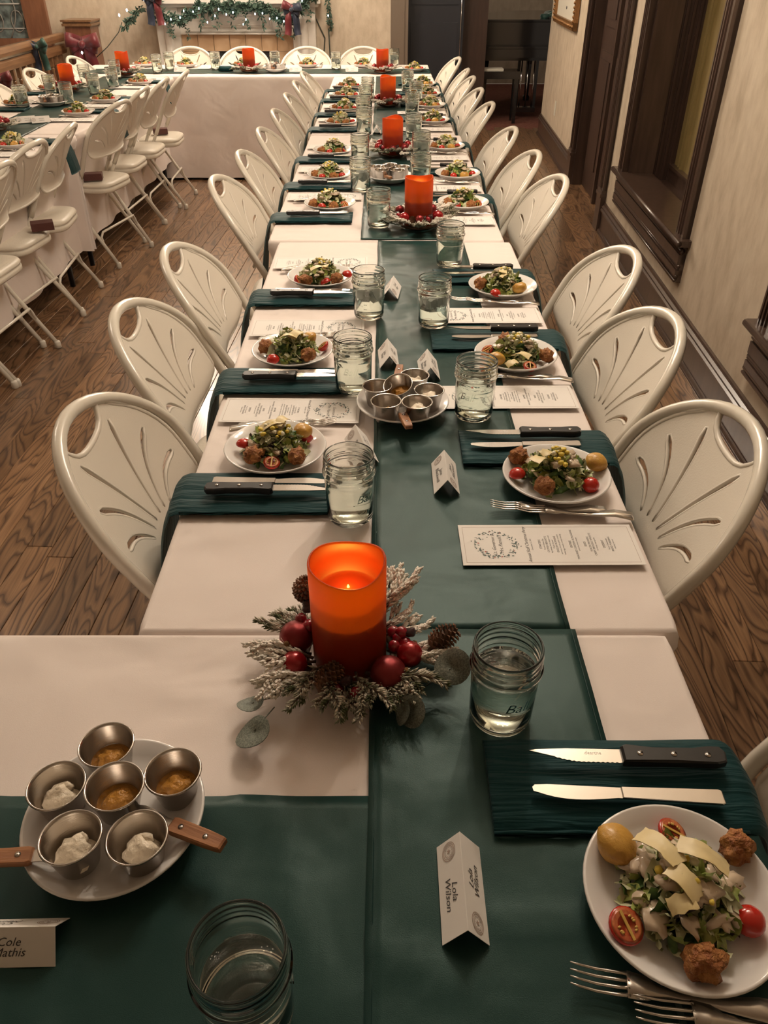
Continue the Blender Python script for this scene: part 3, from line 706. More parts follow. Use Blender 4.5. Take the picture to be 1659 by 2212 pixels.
runner('table_runner', -.060, .215, 4.42, 6.73, 'teal satin runner at the far end of the centre row', 15)
runner('table_runner', -2.15, -1.87, 2.65, 6.73, 'teal satin runner along the left row of tables', 16)
runner('table_runner', -2.45, .37, 6.92, 7.20, 'teal satin runner along the cross table before the fireplace', 17, along='x')
# ================================================================== CHAIRS
def hw(z):      # half width of the bent tube frame at height z
    if z >= .715: return .222 * sqrt(max(0, 1 - ((z - .715) / .155) ** 2))
    if z >= .46: t_ = (.715 - z) / .255; return .222 - .032 * t_ * t_ * (3 - 2 * t_)
    return .190
def yb(z): return -.25 + .55 * (.87 - z)
def yc(x_, z): # the back is dished: its sides come forward
    return yb(z) + .042 * (x_ / .22) ** 2
def in_poly(p_, poly):
    c = False; j = len(poly) - 1
    for i in range(len(poly)):
        if (poly[i][1] > p_[1]) != (poly[j][1] > p_[1]) and p_[0] < (poly[j][0] - poly[i][0]) * (p_[1] - poly[i][1]) / (poly[j][1] - poly[i][1]) + poly[i][0]: c = not c
        j = i
    return c
def chair_parts():
    res = {}
    # panel outline (x, z), counter-clockwise
    right = []
    for k in range(13):
        z = .628 + (.852 - .628) * k / 12; right.append((hw(z) - .0205 if z < .8 else hw(z) - .0205 - .004 * (z - .8) / .05, z))
    top = [(.098, .8525), (.088, .850), (.080, .838), (.066, .826), (.045, .818), (.022, .8145), (0, .8135)]
    R = [p_ for p_ in right if p_[0] > .10] + top
    bot = [(.188, .620), (.182, .611), (.165, .604), (.13, .599), (.09, .597), (.045, .596), (0, .596)]
    half = list(reversed(bot)) + R
    outline = half + [(-x_, z_) for x_, z_ in reversed(half[1:-1])]
    slots = []
    for (xt, zt, xb, zb_, bend, wd_) in ((.084, .818, .012, .650, .005, .0078), (.146, .766, .036, .647, .013, .0080), (.168, .700, .060, .642, .012, .0085)):
        for sg_ in (1, -1):
            n_ = 10; Lf = []; Rt = []
            for i in range(n_ + 1):
                t_ = i / n_; x_ = xb + (xt - xb) * t_; z_ = zb_ + (zt - zb_) * t_
                dx, dz = xt - xb, zt - zb_; ln = sqrt(dx * dx + dz * dz); nx_, nz_ = dz / ln, -dx / ln
                b_ = -bend * sin(pi * t_); w_ = .0042 + (wd_ - .0042) * t_ ** 1.2
                if i == 0: w_ = .002
                if i == n_: w_ *= .45
                Lf.append((sg_ * (x_ + nx_ * (b_ + w_)), z_ + nz_ * (b_ + w_))); Rt.append((sg_ * (x_ + nx_ * (b_ - w_)), z_ + nz_ * (b_ - w_)))
            slots.append(Lf + list(reversed(Rt)))
    def y3(x_, z_):
        lip = max(0, 1 - (z_ - (.596 + .022 * (abs(x_) / .186) ** 4)) / .030)
        return yc(x_, z_) - .004 - .016 * lip * lip
    V = []; E = []
    for lp in [outline] + slots:
        o_ = len(V); V += [Vector(p_) for p_ in lp]; E += [(o_ + i, o_ + (i + 1) % len(lp)) for i in range(len(lp))]
    nb = len(V)
    step = .017
    for i in range(-13, 14):
        for j in range(0, 20):
            p_ = (i * step + (step / 2 if j % 2 else 0), .606 + j * step)
            if in_poly(p_, outline) and not any(in_poly(p_, s_) for s_ in slots) and min((Vector(p_) - q).length for q in V[:nb]) > .007: V.append(Vector(p_))
    cv, ce, cf, *_ = delaunay_2d_cdt(V, E, [], 0, 1e-6)
    fs = []
    for t_ in cf:
        c = sum((cv[i] for i in t_), Vector((0, 0))) / len(t_)
        if in_poly(c, outline) and not any(in_poly(c, s_) for s_ in slots): fs.append(tuple(t_))
    mb = MB(); th = .0085
    mb.add([(p_.x, y3(p_.x, p_.y), p_.y) for p_ in cv], [tuple(reversed(q)) if (cv[q[1]] - cv[q[0]]).cross(cv[q[2]] - cv[q[0]]) < 0 else q for q in fs], True)
    mb.add([(p_.x, y3(p_.x, p_.y) + th, p_.y) for p_ in cv], [q if (cv[q[1]] - cv[q[0]]).cross(cv[q[2]] - cv[q[0]]) < 0 else tuple(reversed(q)) for q in fs], True)
    for k, lp in enumerate([outline] + slots):
        mb.tube([(a, y3(a, c) + th / 2, c) for a, c in lp], (th / 2 + .0018) if k == 0 else th / 2, 8 if k == 0 else 6, closed=True)
    res['backrest'] = mb.mesh('backrest', M['chair'])
    # tube frame
    def arc(a0, a1, n_): return [(.222 * cos(a), yc(.222 * cos(a), .715 + .155 * sin(a)), .715 + .155 * sin(a)) for a in [a0 + (a1 - a0) * i / n_ for i in range(n_ + 1)]]
    pts = [(hw(z), yc(hw(z), z), z) for z in (.50, .54, .58, .62, .66)] + arc(0, pi, 26) + [(-hw(z), yc(hw(z), z), z) for z in (.66, .62, .58, .54, .50)]
    mb = MB(); mb.tube(pts, .0125, 10)
    for sg_ in (1, -1):   # wide moulded shoulder joining panel and tube near the grip
        mb.tube([(sg_ * .096, yc(.1, .852) + .002, .851), (sg_ * .125, yc(.125, .838) + .002, .837), (sg_ * .16, yc(.16, .81) + .002, .808)], [.006, .008, .005], 8)
    res['back_frame'] = mb.mesh('back_frame', M['chairmetal'])
    def legs(front, sg_):
        if front: P = [(sg_ * hw(z), yc(hw(z), z), z) for z in (.52, .45, .3, .15, .02)]
        else: P = [(sg_ * .214, .125, .475), (sg_ * .214, .11, .45), (sg_ * .214, -.03, .22), (sg_ * .214, -.155, .02)]
        return MB().tube(P, .0105, 10).mesh('leg', M['chairmetal']), P[-1]
    res['legs'] = [legs(a, b_) for a in (1, 0) for b_ in (1, -1)]
    res['cap'] = MB().lathe([(.0135, 0), (.0155, .002), (.0145, .028), (.0115, .034)], 10).mesh('foot_cap', M['cap'])
    res['str1'] = MB().tube([(-.212, -.085, .13), (-.208, -.075, .175), (-.188, -.078, .20), (.188, -.078, .20), (.208, -.075, .175), (.212, -.085, .13)], .007, 8).mesh('stretcher', M['chairmetal'])
    res['str2'] = MB().tube([(-.188, .20, .14), (.188, .20, .14)], .007, 8).mesh('stretcher', M['chairmetal'])
    so = []
    for k in range(44):
        a = 2 * pi * k / 44; c_, s_ = cos(a), sin(a); e = .42
        px_ = (abs(c_) ** e) * (1 if c_ > 0 else -1); py_ = (abs(s_) ** e) * (1 if s_ > 0 else -1)
        so.append((px_ * (.172 + .006 * py_), +.045 + py_ * .195))
    mb = MB(); mb.stack(so, [(.02, .408), (.006, .409), (.0, .416), (.0, .432), (.006, .437), (.002, .440), (.0, .448), (.006, .458), (.022, .464), (.05, .467), (.10, .468)]); res['seat'] = mb.mesh('seat', M['vinyl'])
    res['br'] = [MB().tube([(sg_ * .165, .10, .425), (sg_ * .214, .10, .435)], .006, 8).mesh('seat_pivot', M['chairmetal']) for sg_ in (1, -1)]
    return res
CP = chair_parts()
def chair(x, y, rz, label, group, dz=0):
    t = empty('folding_chair', (x, y, 0), rz); tag(t, label, 'chair', group); t.scale = (.985, 1, .985)
    link('seat', CP['seat'], t); link('backrest', CP['backrest'], t); link('back_frame', CP['back_frame'], t); [link('seat_pivot', q_, t) for q_ in CP['br']]
    for me, e in CP['legs']:
        l_ = link('leg', me, t); c = link('foot_cap', CP['cap'], l_); c.location = (e[0], e[1], 0)
    link('stretcher', CP['str1'], t); link('stretcher', CP['str2'], t)
    return t
def chair_top(x, y, yaw, label, group):   # x, y: where the top of the backrest stands; yaw: facing direction
    return chair(x + .25 * cos(yaw), y + .25 * sin(yaw), yaw - pi / 2, label, group)
ORD = ['nearest', 'second', 'third', 'fourth', 'fifth', 'sixth', 'seventh', 'eighth', 'ninth', 'tenth']
gL = 'white folding chairs along the left side of the centre row'
for k, (x_, y_, a) in enumerate([(-.56, 1.195, 0), (-.61, 1.69, .02), (-.60, 2.13, .03), (-.62, 2.95, .0), (-.595, 3.39, .02), (-.58, 3.90, 0), (-.575, 4.42, 0), (-.57, 4.98, .03), (-.57, 5.52, 0), (-.56, 5.98, 0)]):
    chair_top(x_, y_, a, 'white fan-back folding chair, %s on left side of the centre row' % ORD[k], gL)
gR = 'white folding chairs along the right side of the centre row'
for k, (x_, y_, a) in enumerate([(.638, 1.165, 0), (.65, 1.635, 0), (.682, 2.10, -.02), (.655, 2.96, 0), (.63, 3.39, 0), (.61, 3.92, 0), (.59, 4.66, 0), (.585, 5.2, .03), (.59, 5.74, 0), (.59, 6.15, -.05)]):
    chair_top(x_, y_, pi + a, 'white fan-back folding chair, %s on right side of the centre row' % ORD[k], gR)
chair_top(.585, 6.88, pi + .1, 'white fan-back folding chair at the right end of the cross table', 'white folding chairs at the cross table')
chair_top(.655, .42, pi, 'white folding chair cut by the right edge beside the nearest salad', gR)
gC = 'white folding chairs on the left row, aisle side'
for k, (x_, y_, a) in enumerate([(-1.50, 2.80, -.05), (-1.475, 3.20, -.10), (-1.50, 3.62, -.12), (-1.475, 4.03, .08), (-1.435, 4.74, -.22), (-1.44, 5.26, -.06), (-1.41, 5.68, -.02), (-1.36, 6.08, .03)]):
    chair_top(x_, y_, pi + a, 'white padded folding chair, %s along aisle side of the left row' % ORD[k], gC)
gD = 'white folding chairs on the far side of the left row'
for k, (x_, y_) in enumerate([(-2.52, 5.50), (-2.50, 6.17), (-2.46, 6.95)]):
    chair_top(x_, y_, -.05, 'white fan-back chair, %s one against the stair railing side' % ['left-cut', 'middle', 'farthest'][k], gD)
for k, x_ in enumerate([-1.67, -1.20, -.665, -.178]):
    chair_top(x_, 7.72, -pi / 2, 'white fan-back chair facing the camera before the fireplace, %s from left' % ['first', 'second', 'third', 'fourth'][k], 'white folding chairs before the fireplace')
# dark parcels on chairs
for (x_, y_, rz_, lb) in ((-1.60, 3.70, .4, 'small dark brown box on a left-row chair seat'), (-1.66, 4.68, .2, 'reddish brown patterned box on a white chair seat'), (-1.60, 6.05, .3, 'dark box on the farthest aisle chair seat')):
    MBx = MB().stack([(-.05, -.03), (.05, -.03), (.05, .03), (-.05, .03)], [(.002, 0), (0, .002), (0, .034), (.002, .036)], smooth=False)
    tag(MBx.build('small_box', M['darkbox'], None, (x_, y_, .4685), rz_), lb, 'box')
# ================================================================== TABLEWARE MESHES
plate_prof = [(0, .004), (.045, .004), (.055, 0), (.060, .0), (.062, .003), (.078, .010), (.090, .0185), (.0935, .0205), (.0950, .0225), (.0940, .0245), (.0915, .0240), (.080, .0150), (.070, .0095), (.062, .0080), (.02, .0078), (0, .0078)]
PL = MB().lathe(plate_prof, 64).mesh('plate', M['china'])
jp_out = [(0, .0035), (.026, .002), (.031, 0), (.035, .0015), (.0375, .006), (.0385, .012), (.0392, .05), (.0405, .083), (.0415, .088), (.0428, .090), (.0435, .0925), (.0428, .095), (.0405, .0965), (.0400, .0985),
          (.0418, .1005), (.0418, .1025), (.0402, .1045), (.0402, .1075), (.0416, .1095), (.0402, .1115), (.0400, .116), (.0408, .1185), (.0405, .1212), (.0390, .1225), (.0378, .1212), (.0375, .118), (.0375, .097), (.0382, .089), (.0378, .083), (.0362, .05), (.0355, .014), (.0335, .0085), (.028, .0062), (0, .0058)]
JAR = MB().lathe(jp_out, 64).mesh('glass_jar', M['glass'])
def water(level): return MB().lathe([(0, .0059), (.027, .0064), (.0333, .0088), (.0352, .0142), (.0359, .05), (.0366, min(level, .066)), (.0366 + (.0010 if level > .07 else 0), level - .0008), (.0358, level), (0, level)], 48).mesh('water', M['water'])
WAT = [water(.078), water(.070), water(.083)]
def bend_text(s_, size, r_, ang, z, shear=0.):
    me = textmesh(s_, size, M['glass'], shear); mb = MB()
    vs = []; fs = []
    for v in me.vertices:
        a = ang + v.co.x / r_; vs.append((r_ * cos(a), r_ * sin(a), z + v.co.y))
    n_ = len(vs); vs += [(x_ * 1.016, y_ * 1.016, z_) for x_, y_, z_ in vs]
    for p_ in me.polygons: fs.append(tuple(p_.vertices)); fs.append(tuple(i + n_ for i in reversed(tuple(p_.vertices))))
    mb.add(vs, fs); return mb
emb = MB()
for a0 in (.2, pi + .2):
    b_ = bend_text('Ball', .021, .0400, a0, .058, .3); emb.add(b_.v, b_.f)
emb.tube([(.0402 * cos(.2 + q), .0402 * sin(.2 + q), .047 - .002 * sin(q * 3)) for q in [-.5 + i / 12 for i in range(13)]], .0006, 5)
EMB = emb.mesh('embossed_lettering', M['glass'])
tk = MB()
for z in (.02, .032, .044, .056, .068):
    for s_ in (0,): tk.tube([((.0393) * cos(1.7 + q), .0393 * sin(1.7 + q), z) for q in (-.10, -.03, .03, .10)], .0006, 5)
b_ = bend_text('1 CUP', .006, .0394, 2.05, .045); tk.add(b_.v, b_.f); b_ = bend_text('200 ML', .005, .0394, 1.35, .04); tk.add(b_.v, b_.f)
TICK = tk.mesh('measuring_marks', M['glass'])
icm = MB()
r_ = random.Random(4)
for k in range(7):
    mx_ = Matrix.Translation((r_.uniform(-.016, .016), r_.uniform(-.016, .016), .058 + r_.uniform(-.012, .012))) @ Euler((r_.uniform(0, 3), r_.uniform(0, 3), r_.uniform(0, 3))).to_matrix().to_4x4()
    icm.box(-.010, .010, -.010, .010, -.008, .008, mx_)
ICE = icm.mesh('ice_cubes', M['ice'])
def jar(x, y, z, rz, label, ice=False, lvl=0, near=False, group='glass jars of water'):
    t = empty('mason_jar', (x, y, z), rz); tag(t, label, 'glass jar', group)
    link('jar_body', JAR, t); link('water', WAT[lvl], t)
    if near: link('embossed_lettering', EMB, t)['kind'] = 'stuff'; link('measuring_marks', TICK, t)['kind'] = 'stuff'
    if ice: o_ = link('ice_cubes', ICE, t)
    return t
RAM = MB().lathe([(0, 0), (.019, 0), (.0205, .0015), (.0285, .040), (.0300, .0415), (.0310, .0425), (.0300, .0440), (.0285, .0430), (.0272, .040), (.0195, .0025), (0, .0018)], 40).mesh('sauce_cup', M['steel'])
# fork, lies flat pointing +x (tines at +x)
def fork_mesh():
    mb = MB()
    def zc(x_): return .004 + .012 * max(0, (x_ - .10) / .08) ** 1 * (1 if x_ < .14 else max(.15, 1 - (x_ - .14) / .06)) if x_ > .07 else .004 + .010 * sin(x_ / .07 * 3.1) * .5
    sec = [(0, .0100), (.004, .0115), (.03, .0098), (.07, .0048), (.10, .0038), (.118, .0055), (.128, .0105), (.145, .0118)]
    v = []; f = []
    for (x_, w_) in sec:
        for s_, zz in ((-1, 0), (0, -.0012), (1, 0), (1, .0018), (0, .0022), (-1, .0018)): v.append((x_, s_ * w_, zc(x_) + zz))
    for i in range(len(sec) - 1):
        for j in range(6): f.append((i * 6 + j, i * 6 + (j + 1) % 6, i * 6 + 6 + (j + 1) % 6, i * 6 + 6 + j))
    f.append((5, 4, 3, 2, 1, 0)); k = (len(sec) - 1) * 6; f.append(tuple(range(k, k + 6)))
    mb.add(v, f, True)
    for q in (-1.5, -.5, .5, 1.5):
        mb.tube([(.143, q * .0062, zc(.143) + .0008), (.155, q * .0064, zc(.155) - .0005), (.172, q * .0064, zc(.172)), (.188, q * .0062, zc(.172) + .003), (.196, q * .0060, zc(.172) + .0055)], [.0022, .0018, .0016, .0013, .0006], 6, flat=.7)
    return mb.mesh('fork', M['blade'])
FORK = fork_mesh()
def tknife():
    mb = MB(); out_ = [(0, -.008), (.003, -.0095), (.10, -.0068), (.115, -.0065)]; 
    for k in range(12): t_ = k / 11; out_.append((.115 + .085 * t_, -.0065 - .0045 * sin(t_ * pi * .75) + (.006 * t_ ** 4)))
    out_ += [(.206, -.002), (.207, .003), (.204, .006), (.19, .0072), (.115, .0066), (.10, .0066), (.003, .0085), (0, .007)]
    mb.prism(out_, 0, .0014); mb.stack([(0, -.008), (.003, -.0095), (.06, -.0080), (.110, -.0066), (.110, .0066), (.06, .0078), (.003, .0085), (0, .007)], [(.0006, 0), (0, .0008), (0, .0022), (.0012, .0032)], smooth=False)
    mb.v = [(a, -b_, c) for a, b_, c in mb.v]; mb.f = [list(reversed(q)) for q in mb.f]
    return mb.mesh('table_knife', M['blade'])
TKN = tknife()
def sknife():
    b = MB(); out_ = [(.118, -.0085)]
    for k in range(28): x_ = .122 + .072 * k / 27; out_.append((x_, -.0095 + (.0009 if k % 2 else 0) + (.006 * max(0, (k - 14) / 13) ** 2)))
    out_ += [(.222, .0045), (.215, .0062), (.18, .0085), (.118, .0088)]
    b.prism(out_, .005, .0068); b.v = [(x_, -y_, z_) for x_, y_, z_ in b.v]; b.f = [list(reversed(q)) for q in b.f]
    h = MB(); ho = [(0, -.006), (.004, -.012), (.016, -.0125), (.035, -.0098), (.085, -.0090), (.103, -.0110), (.114, -.0125), (.118, -.010), (.118, .0095), (.06, .0100), (.012, .0098), (.002, .007)]
    h.stack(ho, [(.0025, 0), (.0, .002), (.0, .010), (.0025, .0125)], smooth=False)
    r_ = MB().lathe([(.0034, 0), (.0034, .0006), (0, .0009)], 14)
    e = MB(); mesh_to(e, textmesh('dearthe', .0062, M['etch']), Matrix.Translation((.150, -.003, .00695)) @ Matrix.Rotation(pi, 4, 'Z'))
    return b.mesh('blade', M['blade']), h.mesh('handle', M['black']), r_.mesh('rivet', M['steel']), e.mesh('etched_lettering', M['etch'])
SK = sknife()
def steak_knife(x, y, z, rz, label, group='black-handled steak knives'):
    t = empty('steak_knife', (x, y, z), rz); tag(t, label, 'knife', group)
    link('blade', SK[0], t); link('handle', SK[1], t); link('etched_lettering', SK[3], t)
    for q in (.022, .060, .098): link('rivet', SK[2], t, (q, -.0003, .0125))
    return t
def flat(name, me, x, y, z, rz, label, cat, group): o = link(name, me, None, (x, y, z), rz); return tag(o, label, cat, group)
# menu card
def menu_meshes():
    c = MB(); c.box(0, .283, -.0515, .0515, 0, .0006)
    bd = MB()
    for (a, b_, c0, d) in ((.006, .277, -.0455, -.0450), (.006, .277, .0450, .0455), (.006, .0065, -.0455, .0455), (.2765, .277, -.0455, .0455)): bd.box(a, b_, c0, d, .0006, .0007)
    tx = MB(); r_ = Matrix.Rotation(pi / 2, 4, 'Z')
    def line(s_, x_, size, mi, sh=0.): mesh_to(tx, textmesh(s_, size, M['ink'], sh), Matrix.Translation((x_, 0, .0008)) @ r_, mi)
    line('Lt. Governor &', .053, .0085, 0, .3); line("Mrs. Patrick's", .064, .0085, 0, .3)
    line('Annual Staff Christmas Party', .106, .0078, 0, .45); line('December 2, 2021', .113, .0038, 1)
    for x_, s_ in ((.127, 'STARTERS'), (.176, 'ENTREE'), (.199, 'SIDES'), (.228, 'DESSERT')): line(s_, x_, .0052, 0)
    for x_, s_, sz in ((.133, 'French Onion Dip', .0038), (.138, 'CATFISH BEIGNETS', .0048), (.143, 'bay shrimp, lemon pepper aioli', .0036), (.148, 'Classic Caesar', .0038), (.153, 'ENGLISH ROMAINE', .0048), (.158, 'parmesan, brioche, garlic croutons', .0036), (.163, 'boiled egg, tomato, creamy dressing', .0036),
                       (.182, 'PAN-FRIED CHICKEN ALMONDINE', .0048), (.187, 'artichoke, lemon butter', .0036), (.206, 'YUKON MASHERS', .0048), (.211, 'CRISPY BRUSSELS SPROUTS', .0048), (.216, 'hot honey, aged gouda', .0036), (.235, 'Pecan Cheesecake', .0038), (.240, 'BREAD PUDDING', .0048), (.245, 'whiskey caramel', .0036)): line(s_, x_, sz, 1)
    wr = MB(); rr_ = random.Random(9)
    for k in range(150):
        a = rr_.uniform(0, 2 * pi); R_ = .0305 + rr_.gauss(0, .0032); an = a + pi / 2 + rr_.choice((-.7, .7)) + rr_.uniform(-.3, .3); ln = rr_.uniform(.003, .0062); wd_ = ln * rr_.uniform(.16, .34)
        cx_, cy_ = .056 + R_ * cos(a), R_ * sin(a); d = (cos(an), sin(an)); nrm = (-d[1], d[0])
        z_ = .0007 + rr_.uniform(0, .0001)
        wr.add([(cx_, cy_, z_), (cx_ + d[0] * ln * .5 + nrm[0] * wd_, cy_ + d[1] * ln * .5 + nrm[1] * wd_, z_), (cx_ + d[0] * ln, cy_ + d[1] * ln, z_), (cx_ + d[0] * ln * .5 - nrm[0] * wd_, cy_ + d[1] * ln * .5 - nrm[1] * wd_, z_)], [(0, 3, 2, 1)], False, 1 if rr_.random() < .06 else 0)
    return c.mesh('card', M['paper']), bd.mesh('border', M['seal']), tx.mesh('lettering', [M['ink'], M['greyink']]), wr.mesh('wreath_print', [M['leafink'], M['redink']])
MN = menu_meshes()
def menu(x, y, z, rz, label, detail=True, group='printed menu cards'):
    t = empty('menu_card', (x, y, z), rz); tag(t, label, 'menu', group)
    link('card', MN[0], t); link('border', MN[1], t); link('lettering', MN[2], t); link('wreath_print', MN[3], t)
    return t
# tented name card: ridge along y
def card_mesh():
    hgt, hw_, th = .030, .0225, .0005; l = .0495; mb = MB()
    for sg_ in (-1, 1):
        v = [(sg_ * hw_, -l, 0), (0, -l, hgt), (0, l, hgt), (sg_ * hw_, l, 0)]; v += [(x_ - sg_ * th * .8, y_, z_ - th * .6) for x_, y_, z_ in v]
        f = [(0, 1, 2, 3), (7, 6, 5, 4), (0, 4, 5, 1), (1, 5, 6, 2), (2, 6, 7, 3), (3, 7, 4, 0)]
        mb.add(v, f)
    return mb.mesh('card', M['paper'])
CARD = card_mesh()
def seal_mesh():
    mb = MB()
    for R_, w_ in ((.0098, .0004), (.0062, .0003)): mb.lathe([(R_ - w_, 0), (R_ + w_, 0)], 32, smooth=False)
    mb.f = [q for q in mb.f if len(q) == 4]; mb.sm = mb.sm[:len(mb.f)]; mb.mi = mb.mi[:len(mb.f)]
    for k in range(28):
        a = 2 * pi * k / 28; mb.box(-.0003, .0003, -.0009, .0009, -.0001, 0, Matrix.Translation((.008 * cos(a), .008 * sin(a), 0)) @ Matrix.Rotation(a, 4, 'Z'))
    st = []
    for k in range(10): a = 2 * pi * k / 10 + pi / 2; R_ = .0034 if k % 2 == 0 else .0014; st.append((R_ * cos(a), R_ * sin(a), 0))
    mb.add(st, [tuple(range(10))])
    for k in range(12):
        a = 2 * pi * k / 12; mb.box(-.0002, .0002, -.0007, .0007, -.0001, 0, Matrix.Translation((.0048 * cos(a), .0048 * sin(a), 0)) @ Matrix.Rotation(a, 4, 'Z'))
    return mb
SEAL = seal_mesh()
def card_print(text, both=True):
    hgt, hw_ = .030, .0225; sl = math.atan2(hgt, hw_); mb = MB()
    for sg_ in (-1, 1):
        # face frame: u along y, v up the slope
        n_ = Vector((sg_ * hgt, 0, hw_)).normalized(); up = Vector((-sg_ * hw_, 0, hgt)).normalized(); rt = up.cross(n_)
        base = Vector((sg_ * hw_ / 2, 0, hgt / 2)) + n_ * .0004
        fm = Matrix((rt, up, n_)).transposed().to_4x4(); fm.translation = base
        if text: mesh_to(mb, textmesh(text, .0115, M['ink'], .35, space=.85), fm @ Matrix.Translation((.006, 0, 0)), 0)
        else:
            for yy in (.005, -.006): mb.tube([(-.008 + .0016 * i, yy + .0022 * sin(i * 2.3), 0) for i in range(18)], .0004, 4, mx=fm)
        mb.add([tuple(v) for v in SEAL.v], SEAL.f, False, 1, fm @ Matrix.Translation((-.036, 0, 0)))
    return mb.mesh('lettering', [M['ink'], M['seal']])
_cp = {}
def name_card(x, y, z, rz, text, label, group='tented name cards'):
    t = empty('name_card', (x, y, z), rz); tag(t, label, 'name card', group)
    link('card', CARD, t)
    if text not in _cp: _cp[text] = card_print(text)
    link('lettering', _cp[text], t)['kind'] = 'stuff'; return t
# napkin draped over the table edge. local: x from inner end 0 to edge at `ed`, then down; centred on y
def napkin(x_in, x_edge, y, wid, hang, label, z=.753, seed=0, sgn=1, group='folded teal napkins', puff=.012):
    mb = MB(); r_ = random.Random(seed); L1 = abs(x_edge - x_in); tot = L1 + hang; nu = 46; nv = 14; d = 1 if x_edge > x_in else -1
    def P(u, v, layer):
        s_ = u * tot; yy = (v - .5) * wid
        th = puff * (1 - abs(v - .5) * 2) ** .35 if layer else 0
        cr = .0012 * noise.noise(Vector((s_ * 8, yy * 90, seed))) + .0005 * noise.noise(Vector((s_ * 30, yy * 200, seed + 3)))
        if layer: th = th * (.75 + .35 * noise.noise(Vector((s_ * 7, yy * 20, seed)))) + max(0, cr) * 1.0
        yy *= 1 + .04 * noise.noise(Vector((s_ * 9, v * 2, seed + 9)))
        R_ = .016
        if s_ < L1 - 0: a, b_ = s_, th
        else:
            q = s_ - L1; ang = min(q / R_, pi / 2)
            if q < R_ * pi / 2: a = L1 + (R_ + th) * sin(ang); b_ = -R_ + (R_ + th) * cos(ang)
            else: a = L1 + R_ + th + .22 * (q - R_ * 1.57) + .006 * sin(q * 20); b_ = -R_ - (q - R_ * pi / 2)
            yy *= 1 + .8 * q
        return (x_in + d * a, y + yy, z + b_)
    mb.grid(lambda u, v: P(u, v, 1), nu, nv); mb.grid(lambda u, v: P(u, v, 0), nu, nv)
    # inner end face
    N = (nu + 1) * (nv + 1)
    for j in range(nv): mb.f.append([j * (nu + 1), (j + 1) * (nu + 1), N + (j + 1) * (nu + 1), N + j * (nu + 1)]); mb.sm.append(False); mb.mi.append(0)
    for j in range(nv): a = j * (nu + 1) + nu; c = (j + 1) * (nu + 1) + nu; mb.f.append([a, c, N + c, N + a]); mb.sm.append(False); mb.mi.append(0)
    for q in (0.02, .5, .97):   # visible folded layers along the near edge
        mb.tube([(x_in + d * L1 * t_ * .98 , y - wid / 2 * (1.0 + .0 * q) - .001, z + .002 + .003 * q + .001 * sin(t_ * 30 + q * 5)) for t_ in [i / 20 for i in range(21)]], .0022, 6)
    return tag(mb.build('napkin', M['napkin']), label, 'napkin', group)
# ------------------------------------------------------------------ food
TOMH = MB(); TOMH.lathe([(0, -.012), (.006, -.0115), (.011, -.0085), (.0145, -.003), (.0150, 0), (.0138, .0012)], 24, mi=0); TOMH.lathe([(.0138, .0012), (.011, .0014), (.004, .0009), (0, .0008)], 24, mi=1)
r_ = random.Random(1)
for k in range(10):
    a = r_.choice((0, pi)) + r_.uniform(-.9, .9); TOMH.blob((.0075 * cos(a), .0075 * sin(a) * 1.1, .0018), .0014, 1, 0, sc=(1.4, .8, .5), mi=2)
TOMH.box(-.0012, .0012, -.0115, .0115, .001, .0022, mi=2)
TOMH = TOMH.mesh('tomato_half', [M['tomato'], M['tomflesh'], M['tomseed']])
TOMW = MB().blob((0, 0, 0), .0145, 3, .05, 1.2, 2, (1, 1, .92)).mesh('cherry_tomato', M['tomato'])
CRT = [MB().blob((0, 0, 0), .0165, 3, .55, 2.2, k, (1.1, .95, .85)).mesh('crouton', M['crouton']) for k in (3, 8, 12)]
POT = [MB().blob((0, 0, 0), .0185, 3, .12, 1.3, k, (1.08, .98, .80)).mesh('roasted_potato', M['potato']) for k in (1, 5)]
def shaving(seed, l=.05, w_=.02):
    r_ = random.Random(seed); mb = MB(); a, b_ = r_.uniform(-.012, .012), r_.uniform(.003, .008)
    def P(u, v, dz=0):
        x_ = (u - .5) * l * (1 + .1 * noise.noise(Vector((v * 9, seed, 0)))); y_ = (v - .5) * w_ * (1 + .25 * noise.noise(Vector((u * 4, seed, 1))))
        return (x_, y_, b_ * sin(u * pi) + a * (v - .5) * (u - .5) + .0015 * noise.noise(Vector((u * 6, v * 6, seed))) + dz)
    mb.grid(lambda u, v: P(u, v), 10, 5); mb.grid(lambda u, v: P(u, v, -.0009), 10, 5); return mb.mesh('cheese_shaving', M['cheese'])
SHV = [shaving(1), shaving(2, .042, .019), shaving(3, .036, .022), shaving(4, .026, .016)]
def leafpiece(mb, c, s, r_, mi):
    n_ = Vector((r_.uniform(-.8, .8), r_.uniform(-.8, .8), r_.uniform(.15, 1))).normalized(); a = n_.orthogonal().normalized(); a = (Matrix.Rotation(r_.uniform(0, 6), 3, n_) @ a); b_ = n_.cross(a)
    l, w_ = s * r_.uniform(.8, 1.5), s * r_.uniform(.45, .85); cu = r_.uniform(-.5, .6); sd = r_.random() * 50; v = []; nu, nv = 4, 3
    for j in range(nv + 1):
        for i in range(nu + 1):
            u, q = i / nu - .5, j / nv - .5
            e = 1 + .35 * noise.noise(Vector((u * 5, q * 5, sd)))
            p_ = c + a * u * l * e + b_ * q * w_ * e * (1.1 - abs(u)) + n_ * (s * cu * (u * u * 1.3 + q * q) + s * .28 * noise.noise(Vector((u * 4 + sd, q * 6, 0))))
            v.append(p_)
    f = [(j * (nu + 1) + i, j * (nu + 1) + i + 1, (j + 1) * (nu + 1) + i + 1, (j + 1) * (nu + 1) + i) for j in range(nv) for i in range(nu)]
    mb.add(v, f, True, mi)
